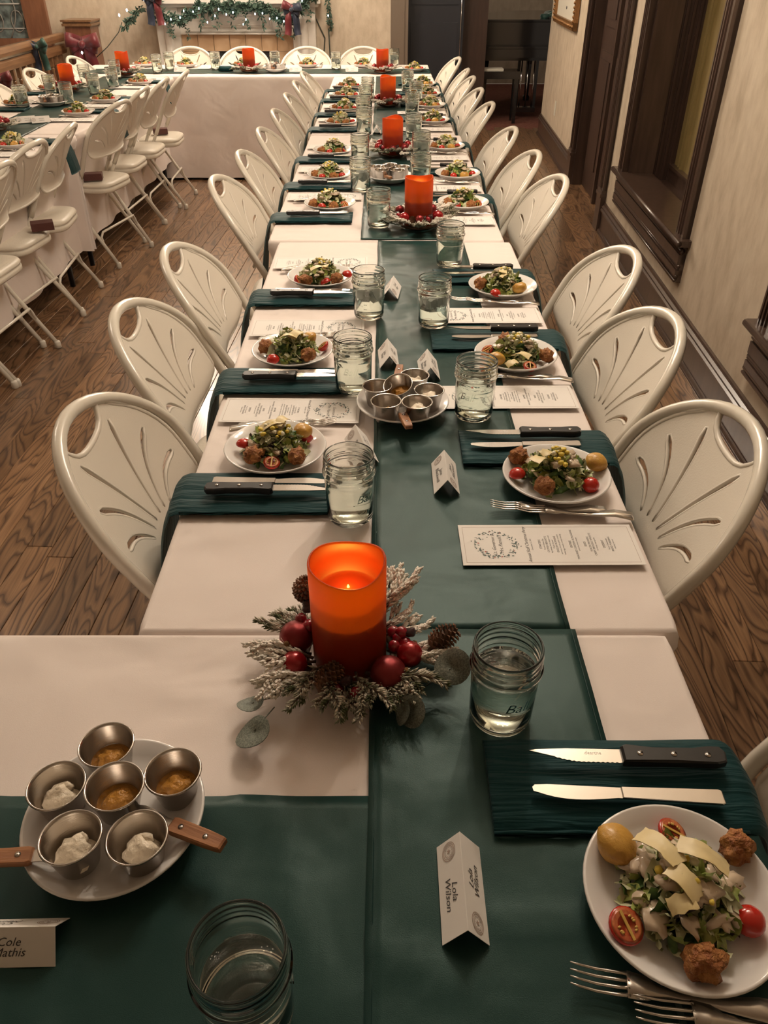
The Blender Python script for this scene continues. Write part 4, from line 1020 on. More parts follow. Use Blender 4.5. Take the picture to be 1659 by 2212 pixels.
def greens(seed, n_, R_=.057, H=.042, dress=.5, egg=14, size=.016):
    r_ = random.Random(seed); mb = MB()
    mb.blob((0, 0, .006), R_ * .8, 2, .3, 2, seed, (1, 1, H / R_ * .75), mi=1)
    for k in range(n_):
        t_ = r_.random() ** .6; a = r_.uniform(0, 2 * pi); x_, y_ = R_ * t_ * cos(a), R_ * t_ * sin(a); z_ = .006 + H * (1 - t_ ** 2) * r_.uniform(.75, 1.1)
        leafpiece(mb, Vector((x_, y_, z_)), size * r_.uniform(.8, 1.5), r_, r_.choices((0, 1, 2, 3), (5, 1.6, 7, .4))[0])
    for k in range(int(26 * dress)):
        t_ = r_.random() ** .7 * .85; a = r_.uniform(0, 2 * pi); c = (R_ * t_ * cos(a), R_ * t_ * sin(a), .012 + H * (1 - t_ ** 2))
        b2 = r_.uniform(0, pi)
        mb.blob((c[0], c[1], c[2] - .003), r_.uniform(.005, .011), 2, 1.0, 1.6, k + seed, (1.0 * abs(cos(b2)) + .6, 1.0 * abs(sin(b2)) + .6, .38), 4)
    for k in range(egg):
        t_ = r_.random() * .5; a = r_.uniform(0, 2 * pi); c = (R_ * t_ * cos(a), R_ * t_ * sin(a), .014 + H * (1 - t_ ** 2) + r_.uniform(0, .004))
        mb.blob(c, r_.uniform(.003, .006), 1, .6, 2, k, (1, 1, .8), r_.choice((5, 6)))
    return mb.mesh('salad_greens', [M['lettuce'], M['lettuce2'], M['pale'], M['purple'], M['dressing'], M['yolk'], M['eggwhite']])
GRN_NEAR = {k: greens(20 + k, 230, dress=d, egg=e, H=.034 if k == 0 else .042) for k, d, e in ((0, 1.25, 5), (1, .8, 26), (2, .25, 26), (3, .4, 14), (4, .7, 22))}
GRN_FAR = [greens(40 + k, 75, size=.020, dress=.5, egg=16, H=.042, R_=.056) for k in range(3)]
PZ = .7555
def plate_of_salad(x, y, where, items=None, near=None, seed=0, z=PZ, simple=False):
    flat('salad_plate', PL, x, y, z, 0, 'round white salad plate at %s' % where, 'plate', 'white salad plates')
    r_ = random.Random(seed + 100)
    g_ = GRN_NEAR[near] if near is not None else GRN_FAR[seed % 3]
    o = flat('salad_greens', g_, x, y, z + .0085, r_.uniform(0, 6), 'chopped dressed greens on the plate at %s' % where, 'salad', 'mounds of salad greens'); o['kind'] = 'stuff'
    if items is None:
        a0 = r_.uniform(-.4, .4); items = []
        for k, kind in enumerate(('c', 't', 'p' if r_.random() < .5 else 'c', 't')):
            a = -pi * .85 + k * pi * .23 + a0 * .3 + r_.uniform(-.1, .1) + (0 if k < 4 else 0); items.append((kind, x + .064 * cos(a), y + .064 * sin(a), .018))
        items.append(('s', x + r_.uniform(-.01, .01), y, .050)); items.append(('s', x + .015, y + .01, .048))
    cnt = {}
    for it in items:
        kind, ix, iy, iz = it[:4]; rx = r_.uniform(-.35, .35); ry = r_.uniform(-.35, .35); rz_ = r_.uniform(0, 6)
        dx, dy = ix - x, iy - y
        wh = ('near' if dy < -.02 else 'far' if dy > .02 else '') + ('-left' if dx < -.02 else '-right' if dx > .02 else '')
        wh = wh.strip('-') or 'middle'
        cnt[(kind, wh)] = cnt.get((kind, wh), 0) + 1; extra = '' if cnt[(kind, wh)] == 1 else ['upper ', 'third ', 'fourth '][min(2, cnt[(kind, wh)] - 2)]
        if kind == 'c': nm, me, lb, cat, g2 = 'crouton', r_.choice(CRT), 'brown fried crouton', 'crouton', 'fried croutons on the salads'
        elif kind == 'p': nm, me, lb, cat, g2 = 'roasted_potato', r_.choice(POT), 'golden roasted potato half', 'potato', 'roasted potato halves on the salads'
        elif kind == 't': nm, me, lb, cat, g2 = 'tomato_half', TOMH, 'cherry tomato half', 'tomato', 'tomato halves on the salads'; rx += .9 if r_.random() < .5 else 3.0; 
        elif kind == 'T': nm, me, lb, cat, g2 = 'tomato_half', TOMH, 'seedy cut tomato half', 'tomato', 'tomato halves on the salads'; rx = .3; ry = .1; rz_ = it[4] if len(it) > 4 else 0
        elif kind == 'w': nm, me, lb, cat, g2 = 'cherry_tomato', TOMW, 'shiny red cherry tomato', 'tomato', 'whole cherry tomatoes on the salads'
        else: nm, me, lb, cat, g2 = 'cheese_shaving', SHV[it[4] if len(it) > 4 else r_.randrange(4)], 'pale cheese shaving', 'cheese', 'cheese shavings on the salads'; rz_ = it[5] if len(it) > 5 else rz_
        o = flat(nm, me, ix, iy, z + iz + {'c': .006, 'p': .005, 's': .007}.get(kind, .003), 0, '%s%s, %s part of salad, %s' % (extra, lb, wh, where), cat, g2)
        o.rotation_euler = (rx, ry, rz_)
        if it[5:] and kind != 's': o.scale = (it[5],) * 3
        if simple: o.scale = (.95,) * 3
def I(kind, px, py, h=.02, *a):      # item standing on a plate, located by its centre
    p_ = T(px, py, PZ + h); return (kind, p_.x, p_.y, h, *a)
# ================================================================== PLACE SETTINGS, centre row
# near right (first) setting
R0 = 'nearest right setting'
pc0 = T(1452, 1950, .772)
plate_of_salad(.291, .389, R0, [I('p', 1330, 1830, .024, 0, 1.15), I('T', 1452, 1800, .020, 1.2, 1.05), I('T', 1352, 2003, .024, .4, 1.15), I('w', 1617, 1993, .020), I('c', 1517, 2087, .022), I('c', 1590, 1835, .022),
    I('s', 1420, 1840, .050, 0, -1.0), I('s', 1515, 1860, .054, 0, -.55), I('s', 1475, 1915, .052, 2, -.9), I('s', 1470, 1960, .048, 3, .2)], near=0, seed=1)
# near right salad extra dressing is in the greens mesh
napkin(.118, .396, .524, .122, .16, 'thick folded teal napkin under the knives, right foreground', seed=1, z=.7556, puff=.016)
p_ = T(1552, 1663, .775); q_ = T(1132, 1652, .775)
steak_knife(.388, .540, .7745, math.atan2(q_.y - p_.y, q_.x - p_.x), 'black-handled steak knife on napkin in right foreground')
p_ = T(1562, 1725, .773); q_ = T(1165, 1708, .773)
o = flat('table_knife', TKN, p_.x, p_.y, .7740, math.atan2(q_.y - p_.y, q_.x - p_.x), 'plain steel dinner knife on napkin in right foreground', 'knife', 'plain steel dinner knives')
a_ = T(1230, 2105, .765); b_ = T(1659, 2190, .76)
ang = math.atan2(a_.y - b_.y, a_.x - b_.x); flat('fork', FORK, a_.x - .196 * cos(ang), a_.y - .196 * sin(ang), .7556, ang, 'steel fork partly under the nearest right salad plate', 'fork', 'steel forks')
a_ = T(1368, 2178, .765); ang += .06; flat('fork', FORK, a_.x - .196 * cos(ang), a_.y - .196 * sin(ang), .7560, ang, 'steel fork at the bottom right corner', 'fork', 'steel forks')
jar(.143, .622, .7565, -1.5, 'glass jar of water right of the big candle', lvl=2, near=True)
name_card(.078, .398, .7565, pi, 'Lola\nWilson', 'tented name card reading Lola Wilson on the dark runner')
p_ = T(117, 2093, .7535); name_card(p_.x - .0495, p_.y + .0235, .7535, pi / 2 + .02, 'Cole\nMathis', 'tented name card reading Cole Mathis at the left edge')
jar(-.118, .292, .7535, .4, 'big glass jar of water at the bottom of the view', lvl=1, near=True)
# partly seen napkin at the bottom left
mb = MB(); mb.grid(lambda u, v: (-.275 + u * .25, .10 + v * .135, .7535 + .004 * (1 - abs(2 * v - 1)) + .001 * noise.noise(Vector((u * 9, v * 30, 1)))), 20, 12); mb.grid(lambda u, v: (-.275 + u * .25, .10 + v * .135, .7533), 20, 12)
tag(mb.build('napkin', M['napkin']), 'flat teal napkin at the bottom left edge', 'napkin', 'folded teal napkins')
# helper for a full setting
def setting(side, px, py, where, jarpx, near=None, items=None, seed=0, menu_on=True, ice=False, lvl=0, card=None, menu_text=None, nap_in=None, edge=None, cuts=True, nearjar=False):
    c = T(px, py, .765); x_, y_ = c.x, c.y; s = 1 if side == 'L' else -1      # s: direction of the diner's facing along +x
    if edge is None:
        tab = (-.350, .420) if y_ < 2.58 else (-.387, .402) if y_ < 4.4 else (-.387, .377)
        edge = tab[0] if side == 'L' else tab[1]
    far = y_ > 2.6
    plate_of_salad(x_, y_, where, items, near, seed, z=.7545 if not far else .7555)
    yn = y_ - .122 * s; xi = edge + .275 * s if nap_in is None else nap_in
    napkin(xi, edge, yn, .128, .30 if side == 'L' else .2, 'folded teal napkin under the knives at %s' % where, z=.7550, seed=seed)
    r_ = random.Random(seed + 7)
    a = 0 if side == 'L' else pi
    steak_knife(edge + .042 * s, yn - .018 * s * 1 + .002, .7705, a + r_.uniform(-.03, .03), 'black-handled steak knife at %s' % where)
    flat('table_knife', TKN, edge + .05 * s, yn + .014 * s, .7705, a + r_.uniform(-.05, .05), 'plain steel dinner knife at %s' % where, 'knife', 'plain steel dinner knives')
    yf = y_ + (.098 if side == 'L' else -.108) * 1
    if side == 'L':
        flat('fork', FORK, edge + .045, y_ + .092, .7545, .10, 'steel fork behind the plate at %s' % where, 'fork', 'steel forks')
        flat('fork', FORK, edge + .060, y_ + .104, .7547, .04, 'second steel fork nearer the menu at %s' % where, 'fork', 'steel forks')
    else:
        flat('fork', FORK, edge - .045, y_ - .092, .7545, pi - .06, 'steel fork beside the plate at %s' % where, 'fork', 'steel forks')
        flat('fork', FORK, edge - .005, y_ - .108, .7550, pi - .10, 'second steel fork nearer the menu at %s' % where, 'fork', 'steel forks')
    if menu_on:
        if side == 'L': menu(edge + .30, y_ + .175, .7548, pi + r_.uniform(-.03, .03), 'long printed menu card with wreath at %s' % where)
        else: menu(edge - .298, y_ - .178, .7555, r_.uniform(-.02, .02), 'long printed menu card with wreath at %s' % where)
    if jarpx:
        j = T(jarpx[0], jarpx[1], .76); jar(j.x, j.y, .7565, r_.uniform(0, 6), 'glass jar of %swater at %s' % ('iced ' if ice else '', where), ice=ice, lvl=lvl, near=nearjar)
    if card:
        cc = T(card[0], card[1], .765); name_card(cc.x, cc.y, .7565, card[2], card[3], 'tented white name card at %s' % where)
WL = ['first left setting past the big candle', 'second left setting', 'third left setting', 'fourth left setting', 'fifth left setting', 'sixth left setting', 'seventh left setting', 'eighth left setting', 'ninth left setting', 'tenth left setting']
WR = ['first right setting past the big candle', 'second right setting', 'third right setting', 'fourth right setting', 'fifth right setting', 'sixth right setting', 'seventh right setting', 'eighth right setting', 'ninth right setting', 'tenth right setting']
setting('L', 596, 975, WL[0], (757, 1112), near=2, seed=2, nearjar=True, card=(780, 965, .25 + pi, 'Sherri\nLane'), items=[I('t', 527, 963, .022), I('c', 548, 988, .024), I('T', 587, 1000, .022), I('c', 642, 990, .024), I('p', 655, 935, .03), I('t', 660, 945, .022), I('s', 590, 925, .058, 0, .2), I('s', 610, 918, .060, 1, 1.2)])
setting('L', 633, 763, WL[1], (764, 838), near=3, seed=3, nearjar=True, card=(839, 768, pi + .05, 'Julia\nNeal'), items=[I('c', 575, 752, .024), I('t', 590, 779, .020), I('c', 667, 770, .024), I('t', 697, 748, .022), I('p', 667, 735, .03), I('s', 620, 735, .055, 1, .3), I('s', 640, 728, .056, 2, 1.)])
setting('L', 693, 602, WL[2], (797, 680), near=4, seed=4, nearjar=True, ice=True, card=(846, 625, pi - .12, 'Todd\nRay'), items=[I('t', 645, 606, .02), I('c', 661, 609, .024), I('t', 704, 612, .02), I('c', 727, 606, .024), I('t', 750, 595, .022), I('s', 690, 585, .055, 0, .2), I('s', 705, 580, .056, 3, 1.)])
setting('R', 1200, 1033, WR[0], (1022, 893), near=1, seed=5, nearjar=True, card=(962, 1025, pi, 'Jane\nBlackwell'), nap_in=.146, items=[I('c', 1120, 990, .024), I('t', 1117, 1027, .02), I('c', 1175, 1055, .024), I('p', 1288, 1003, .024), I('w', 1276, 1050, .018), I('s', 1180, 985, .058, 3, .6), I('s', 1165, 1000, .056, 2, .8)])
setting('R', 1113, 772, WR[1], (936, 698), near=4, seed=6, nearjar=True, ice=True, card=(926, 792, pi + .03, 'Bryan\nBenedict'), nap_in=.115, items=[I('c', 1090, 738, .03), I('t', 1052, 757, .022), I('p', 1073, 778, .024), I('c', 1180, 772, .024), I('T', 1145, 792, .022), I('s', 1125, 775, .056, 1, -.6), I('s', 1105, 790, .03, 3, .4)])
setting('R', 1085, 622, WR[2], (970, 570), near=3, seed=7, nearjar=True, items=[I('c', 1038, 615, .026), I('p', 1122, 625, .024), I('t', 1070, 636, .02), I('s', 1090, 600, .056, 3, .5), I('s', 1085, 593, .058, 2, 1.5)])
for k, (px, py, jp, ice, cd) in enumerate([(713, 444, (818, 486), False, None), (713, 381, (779, 410), True, None), (721, 328, (778, 352), False, (803, 312, pi, '')), (738, 266, (787, 288), False, (814, 282, pi, '')), (745, 236, (785, 258), False, None), (750, 207, (790, 232), False, (812, 212, pi, '')), (755, 187, (795, 212), False, None)]):
    setting('L', px, py, WL[k + 3], jp, seed=10 + k, ice=ice, lvl=k % 3, card=None if not cd else (cd[0], cd[1], cd[2], ''))
for k, (px, py, jp, ice) in enumerate([(1000, 442, None, False), (988, 379, (908, 398), False), (961, 319, (909, 345), True), (934, 262, (893, 302), True), (929, 229, (890, 250), True), (921, 205, (898, 222), False), (913, 183, (880, 195), False)]):
    setting('R', px, py, WR[k + 3], jp, seed=20 + k, ice=ice, lvl=k % 3)
# left row settings
def small_setting(x, y, side, where, jarp=None, seed=0, edge=-1.615, ice=True):
    plate_of_salad(x, y, where, None, None, seed, z=.7545)
    s = 1 if side == 'L' else -1; e = -2.405 if side == 'L' else -1.615; yn = y - .125 * s
    napkin(e + .26 * s, e, yn, .125, .15, 'folded teal napkin at %s' % where, z=.7545, seed=seed)
    a = 0 if side == 'L' else pi
    flat('table_knife', TKN, e + .05 * s, yn, .7695, a, 'steel dinner knife at %s' % where, 'knife', 'plain steel dinner knives')
    flat('fork', FORK, e + .05 * s, y + .10 * s, .7545, a, 'steel fork at %s' % where, 'fork', 'steel forks')
    menu(e + .30 if side == 'L' else e - .30, y + .17 * s, .7548, pi if side == 'L' else 0, 'printed menu card at %s' % where)
    if jarp is not None:
        jar(jarp[0], jarp[1], .7545, seed, 'glass jar of iced water at %s' % where, ice=ice, lvl=seed % 3)
small_setting(-1.80, 4.07, 'R', 'left row, aisle side, nearest', (-2.05, 4.22), 31)
small_setting(-1.78, 4.99, 'R', 'left row, aisle side, second', (-1.965, 5.37), 32)
small_setting(-1.765, 5.48, 'R', 'left row, aisle side, third', (-1.93, 5.80), 33)
small_setting(-1.75, 6.28, 'R', 'left row, aisle side, fourth', (-1.90, 6.13), 34)
small_setting(-2.25, 5.30, 'L', 'left row, railing side, nearest', (-2.19, 5.22), 35)
small_setting(-2.27, 5.95, 'L', 'left row, railing side, second', (-2.19, 5.72), 36)
jar(-2.00, 6.56, .7565, 1, 'glass jar at the far end of the left row', ice=True)
jar(-2.13, 6.25, .7565, 1, 'glass jar behind the left row candle', ice=True)
for k, (a, b_, rz_) in enumerate(((57, 262, .5), (88, 262, .5))):
    c = T(a, b_, .76); name_card(c.x, c.y, .7565, rz_ + pi / 2, '', 'tented white card on left row, %s of two' % ('left' if k == 0 else 'right'))
# cross table settings
for k, (x_, jx, jy) in enumerate([(-1.64, -1.355, 7.12), (-1.17, None, None), (-.63, -.385, 7.12), (-.17, .085, 7.40)]):
    wh = 'cross table, %s seat from the left' % ['first', 'second', 'third', 'fourth'][k]
    plate_of_salad(x_, 7.34, wh, None, None, 50 + k, z=.7525)
    if jx is not None: jar(jx, jy, .7550, k, 'glass jar of water at %s' % wh, ice=True)
    menu(x_ + .17, 7.16, .7550, pi / 2, 'printed menu card at %s' % wh)
    flat('fork', FORK, x_ + .11, 7.44, .7530, -pi / 2, 'steel fork at %s' % wh, 'fork', 'steel forks')
jar(-1.78, 6.93, .7565, 1, 'glass jar left of the first card on the cross table', lvl=1); jar(-1.715, 7.08, .7565, 2, 'glass jar behind another on the cross table left end', lvl=2)
jar(-.88, 7.17, .7550, 2, 'glass jar right of the cross table middle candle', ice=True)
for k, x_ in enumerate((-1.615, -.70, -.255)):
    name_card(x_, 7.0, .7555, pi / 2, '', 'white name card on the cross table, %s from left' % ['first', 'second', 'third'][k])
plate_of_salad(-2.0, 7.38, 'cross table left corner', None, None, 61, z=.7525)
plate_of_salad(.24, 7.05, 'cross table right corner', None, None, 62, z=.7525)
mb = MB(); mb.stack([(.06 * cos(a), .028 * sin(a)) for a in [2 * pi * i / 20 for i in range(20)]], [(0, 0), (.002, .02), (.012, .035)]); tag(mb.build('napkin', M['napkin'], None, (-1.26, 7.02, .755)), 'crumpled dark napkin beside the cross table candle', 'napkin', 'folded teal napkins')
# ================================================================== CANDLES AND WREATHS
def candle_mesh():
    n_ = 64; R_ = .0485; Hc = .160; th = .0035; dep = .048
    def top(a): return Hc + .0042 * cos(2 * a - .3) + .0015 * sin(3 * a + 1)
    rings = [(R_ - .003, lambda a: 0), (R_, lambda a: .003), (R_, lambda a: .04), (R_, lambda a: .08), (R_, lambda a: .11), (R_, lambda a: top(a) - .02), (R_, lambda a: top(a) - .003), (R_ - .0008, lambda a: top(a) - .0006), (R_ - th / 2, lambda a: top(a)), (R_ - th + .0006, lambda a: top(a) - .0006), (R_ - th, lambda a: top(a) - .003),
             (R_ - th, lambda a: Hc - dep * .5), (R_ - th, lambda a: Hc - dep), (R_ - .012, lambda a: Hc - dep - .003), (.004, lambda a: Hc - dep - .002)]
    v = []; f = []
    for rr_, fz in rings:
        for i in range(n_): a = 2 * pi * i / n_; v.append((rr_ * cos(a), rr_ * sin(a), fz(a)))
    k = len(rings)
    for j in range(k - 1):
        for i in range(n_): f.append((j * n_ + i, j * n_ + (i + 1) % n_, (j + 1) * n_ + (i + 1) % n_, (j + 1) * n_ + i))
    f.append(tuple(range(n_ - 1, -1, -1))); f.append(tuple(range((k - 1) * n_, k * n_)))
    mb = MB(); mb.add(v, f, True)
    core = MB().lathe([(R_ - .006, .002), (R_ - .006, Hc - dep - .022)], 32)
    return mb.mesh('wax_shell', M['wax']), core.mesh('core', M['black'])
CND = candle_mesh()
FLM = MB().lathe([(0, 0), (.003, .004), (.0035, .010), (.0015, .018), (0, .022)], 12).mesh('led_flame', M['ledwarm'])
def candle(x, y, z, rz, label, scale=1., hs=1., watts=.15):
    t = empty('pillar_candle', (x, y, z), rz); tag(t, label, 'candle', 'red flameless pillar candles'); t.scale = (scale, scale, hs)
    link('wax_shell', CND[0], t); link('core', CND[1], t); link('led_flame', FLM, t, (0, .012, .1015)).scale = (.7, .7, .6)
    l = bpy.data.lights.new('candle_lamp', 'POINT'); l.energy = watts; l.color = (1, .55, .06); l.shadow_soft_size = .006
    o = bpy.data.objects.new('candle_lamp', l); C.objects.link(o); o.location = (x, y + .012, z + .134 * hs)
    return t
def sprig_mesh(seed, l, frost):
    r_ = random.Random(seed); mb = MB(); N = 5
    pts = [Vector((l * i / N, .012 * sin(i * .8 + seed), .004 + .010 * sin(i / N * 2.2))) for i in range(N + 1)]
    mb.tube(pts, [.0022, .002, .0018, .0016, .0013, .0008], 5, mi=1)
    twigs = [(pts, 1.)]
    for sd in (-1, 1):
        for b_ in ((.25, .5), (.45, .42), (.62, .3)) if seed % 2 else ((.30, .5), (.5, .35)):
            p0 = pts[0].lerp(pts[-1], b_[0]); d = Vector((cos(.42), sd * sin(.42), .10)); tp = [p0 + d * l * b_[1] * q / 3 for q in range(4)]; twigs.append((tp, .85)); mb.tube(tp, .0014, 5, mi=1)
    for tp, sc in twigs:
        L_ = (tp[-1] - tp[0]).length; n_ = int(L_ / .00085)
        for k in range(n_):
            t_ = .12 + .9 * k / n_; q = min(t_, .999) * (len(tp) - 1); i = int(q); p_ = tp[i].lerp(tp[i + 1], q - i); d = (tp[i + 1] - tp[i]).normalized()
            if t_ > .98: p_ = tp[-1]
            a = r_.uniform(0, 2 * pi); o1 = d.orthogonal().normalized(); side = Matrix.Rotation(a, 3, d) @ o1
            ln = sc * (.017 if frost else .019) * r_.uniform(.7, 1.15) * (1 - .35 * t_); nd = (d * (1.0 if frost else .9) + side * (.38 if frost else .6)).normalized()
            if nd.z < -.3: nd.z *= .3
            wd_ = (.0021 if frost else .0012) * r_.uniform(.8, 1.2); s1 = nd.orthogonal().normalized() * wd_; s2 = nd.cross(s1).normalized() * wd_; b0 = p_ - nd * .001; m_ = p_ + nd * ln * .6; e = p_ + nd * ln
            v = [b0, m_ + s1, m_ + s2, m_ - s1, m_ - s2, e]
            mb.add(v, [(0, 2, 1), (0, 3, 2), (0, 4, 3), (0, 1, 4), (5, 1, 2), (5, 2, 3), (5, 3, 4), (5, 4, 1)], True, 0)
    return mb.mesh('sprig', [M['frost'] if frost else M['frost2'], M['twig']])
SPR_F = [sprig_mesh(1, .085, True), sprig_mesh(2, .07, True), sprig_mesh(3, .095, True)]
SPR_G = [sprig_mesh(4, .085, False), sprig_mesh(5, .075, False)]
BAL = MB(); BAL.lathe([(0, -1)] + [(sin(a), -cos(a)) for a in [pi * i / 20 for i in range(1, 20)]] + [(0, 1)], 28); BALm = BAL.mesh('bauble', M['ballred']); BALg = BAL.mesh('bauble', M['glitter'])
capm = MB().lathe([(.18, .98), (.18, 1.12), (.08, 1.14)], 10).mesh('bauble_cap', M['gold'])
BER = MB().blob((0, 0, 0), 1, 2, .05).mesh('berry', M['berry']); BERd = MB().blob((0, 0, 0), 1, 2, .45, 4, 2).mesh('berry', M['berrydark'])
def cone_mesh():
    mb = MB(); mb.lathe([(0, 0), (.008, .004), (.010, .016), (.006, .034), (0, .042)], 12)
    k = 0
    for ring in range(9):
        z = .003 + ring * .0043; R_ = .0125 * sin(pi * (.22 + .72 * ring / 9)) ; n_ = 9
        for i in range(n_):
            a = 2 * pi * (i + .5 * (ring % 2)) / n_; c, s_ = cos(a), sin(a); w_ = .0035
            v = [(R_ * .4 * c, R_ * .4 * s_, z), ((R_ + .002) * c - w_ * s_, (R_ + .002) * s_ + w_ * c, z + .002), ((R_ + .005) * c, (R_ + .005) * s_, z + .0035), ((R_ + .002) * c + w_ * s_, (R_ + .002) * s_ - w_ * c, z + .002), ((R_ + .001) * c, (R_ + .001) * s_, z + .0055)]
            mb.add(v, [(0, 1, 2, 3), (0, 4, 1), (1, 4, 2), (2, 4, 3), (3, 4, 0)])
    return mb.mesh('pinecone', M['cone'])
CON = cone_mesh()
def euca_mesh():
    mb = MB()
    def P(u, v, dz=0):
        a = v * 2 * pi; r_ = .024 * u * (1 + .08 * cos(a)); return (.022 + r_ * cos(a), r_ * .95 * sin(a), .004 * sin(u * 2) + .003 * cos(a * 2) * u + dz)
    mb.grid(lambda u, v: P(u, v), 5, 20); mb.grid(lambda u, v: P(u, v, -.001), 5, 20); mb.tube([(-.02, 0, -.003), (0, 0, 0), (.02, 0, .002)], .0009, 5)
    return mb.mesh('eucalyptus_leaf', M['euca'])
EUC = euca_mesh()
ring_m = MB(); ring_m.tube([(.058 * cos(a), .058 * sin(a), .006) for a in [2 * pi * i / 24 for i in range(24)]], .004, 6, closed=True); ring_m.tube([(.064 * cos(a), .064 * sin(a), .009 + .003 * sin(a * 5)) for a in [2 * pi * i / 24 for i in range(24)]], .003, 6, closed=True); RING = ring_m.mesh('vine_ring', M['twig'])
def wreath(x, y, z, label, seed, hero=False, n_=22):
    t = empty('candle_wreath', (x, y, z)); tag(t, label, 'wreath', 'frosted evergreen candle wreaths'); r_ = random.Random(seed)
    link('vine_ring', RING, t)
    def put(nm, me, a, R_, h, rz_, tilt=0., s=1.):
        o = link(nm, me, t); o.location = (R_ * cos(a), R_ * sin(a), h); o.rotation_euler = (0, -tilt, rz_); o.scale = (s, s, s); return o
    if hero:
        D = [(-5, 'F', 0, .97), (12, 'F', 1, .9), (-16, 'F', 2, .9), (-35, 'G', 0, 1.1), (-52, 'G', 1, 1.05), (-70, 'G', 0, .95), (-88, 'G', 1, 1.0), (-103, 'G', 0, 1.0), (-118, 'G', 0, .95), (-133, 'F', 0, 1.0), (-148, 'F', 2, .95), (-162, 'F', 1, 1.1), (-178, 'F', 0, .95),
             (170, 'G', 0, .9), (158, 'F', 1, .9), (146, 'G', 1, .8), (60, 'F', 2, .95), (42, 'F', 0, 1.05), (30, 'F', 1, .8), (78, 'F', 1, .8), (100, 'G', 1, .7), (125, 'G', 0, .7)]
    else:
        D = [(k * 360 / n_ + r_.uniform(-6, 6), r_.choice('FFG'), r_.randrange(2), r_.uniform(.85, 1.2)) for k in range(n_)]
    for k, (dg, ty, ix, sc) in enumerate(D):
        a = radians(dg); me = SPR_F[ix % 3] if ty == 'F' else SPR_G[ix % 2]
        up = r_.uniform(-.05, .24) if not hero else (.35 if 20 < dg < 80 else 0)
        put('sprig', me, a, .052, .012 + .004 * (k % 3), a + r_.uniform(-.25, .25), tilt=up + (.12 if k % 2 else .02), s=sc)
    if hero:
        B = [(-.120 + .0, .052, .026, 'g', .0215), (-.118, .010, .020, 'r', .0170), (.082, .012, .022, 'g', .0215), (.104, .052, .024, 'r', .0165)]
        B = []
        for px, py, rr_, ty, h in ((640, 1376, .0225, 'g', .034), (635, 1434, .0175, 'r', .022), (839, 1455, .0232, 'g', .026), (885, 1413, .0172, 'r', .030)):
            q = T(px, py, z + h); B.append((q.x - x, q.y - y, h, ty, rr_))
        for bx, by, bz, ty, rr_ in B:
            o = link('bauble', BALg if ty == 'g' else BALm, t, (bx, by, bz)); o.scale = (rr_,) * 3; o.rotation_euler = (1.2, .5, r_.uniform(0, 6)); link('bauble_cap', capm, o)
            o['label'] = 'glittery dusky red ball' if ty == 'g' else 'satin bright red ball'
        for px, py, rr_, ty, h in ((650, 1337, .0085, 'b', .05), (667, 1352, .0095, 'b', .048), (664, 1303, .007, 'd', .06), (663, 1316, .007, 'd', .055), (727, 1488, .0098, 'b', .018), (747, 1472, .0088, 'd', .03), (771, 1498, .0098, 'b', .02), (850, 1365, .0085, 'b', .04), (867, 1366, .0085, 'b', .045), (875, 1390, .009, 'b', .035), (886, 1366, .0080, 'd', .045), (852, 1395, .0085, 'b', .035), (858, 1378, .007, 'b', .04)):
            q = T(px, py, z + h); o = link('berry', BER if ty == 'b' else BERd, t, (q.x - x, q.y - y, h)); o.scale = (rr_,) * 3
        for px, py, h, e in ((688, 1497, .022, (1.2, .3, 2.4)), (925, 1395, .030, (1.2, 0, 1.9)), (655, 1290, .05, (.3, .2, 0))):
            q = T(px, py, z + h); o = link('pinecone', CON, t, (q.x - x, q.y - y, h)); o.rotation_euler = e; o.scale = (1.05,) * 3
        for px, py, h, e, s in ((550, 1585, .012, (.35, .2, 4.2), .95), (975, 1462, .020, (.4, -.5, .35), 1.0), (888, 1540, .018, (.9, .1, -.8), .85), (545, 1528, .010, (.3, 0, 3.6), .7), (870, 1535, .02, (1.1, .4, -1.4), .7)):
            q = T(px, py, z + h); o = link('eucalyptus_leaf', EUC, t); o.rotation_euler = e; o.scale = (s,) * 3
            off = o.rotation_euler.to_matrix() @ Vector((.022 * s, 0, 0)); o.location = (q.x - x - off.x, q.y - y - off.y, h + .006)
    else:
        for k in range(6):
            a = k * 2 * pi / 6 + r_.uniform(-.3, .3) - .5; ty = r_.random() < .5; rr_ = r_.uniform(.014, .020); o = put('bauble', BALg if ty else BALm, a, .074, .042, 0, 0, rr_)
        for k in range(10):
            a = r_.uniform(0, 2 * pi); put('berry', BER if r_.random() < .7 else BERd, a, .066 + r_.uniform(-.006, .01), .036 + r_.uniform(0, .012), 0, 0, .009)
        for k in range(3): o = put('pinecone', CON, r_.uniform(0, 6), .08, .024, r_.uniform(0, 6), 1.2, .9)
        for k in range(4): a = r_.uniform(0, 6); put('eucalyptus_leaf', EUC, a, .10, .022, a, .3, .9)
    return t
cx0, cy0 = -.0455, .722
wreath(cx0, cy0, .7555, 'large frosted pine wreath with red balls around the nearest candle', 1, hero=True)
candle(cx0, cy0, .7560, 0.0, 'large glowing red pillar candle in the foreground wreath', 1., 1.02)
for k, (px, py, wh, zz) in enumerate([(903, 492, 'second from the front of the centre row', .7565), (848, 338, 'third from the front of the centre row', .7565), (838, 230, 'fourth from the front of the centre row', .7565), (826, 158, 'at the right of the cross table', .7550), (540, 156, 'middle of the cross table', .7535), (151, 199, 'on the left row of tables', .7565), (270, 165, 'at the left corner by the cross table', .7565)]):
    c = T(px, py, .75)
    wreath(c.x, c.y, zz, 'frosted wreath with red balls, %s' % wh, 5 + k)
    candle(c.x, c.y, zz + .001, k, 'red flameless pillar candle, %s' % wh, .98, .98, .10)
wreath(T(8, 285, .75).x - .05, T(8, 285, .75).y, .7565, 'frosted wreath with berries cut by the left edge', 30)
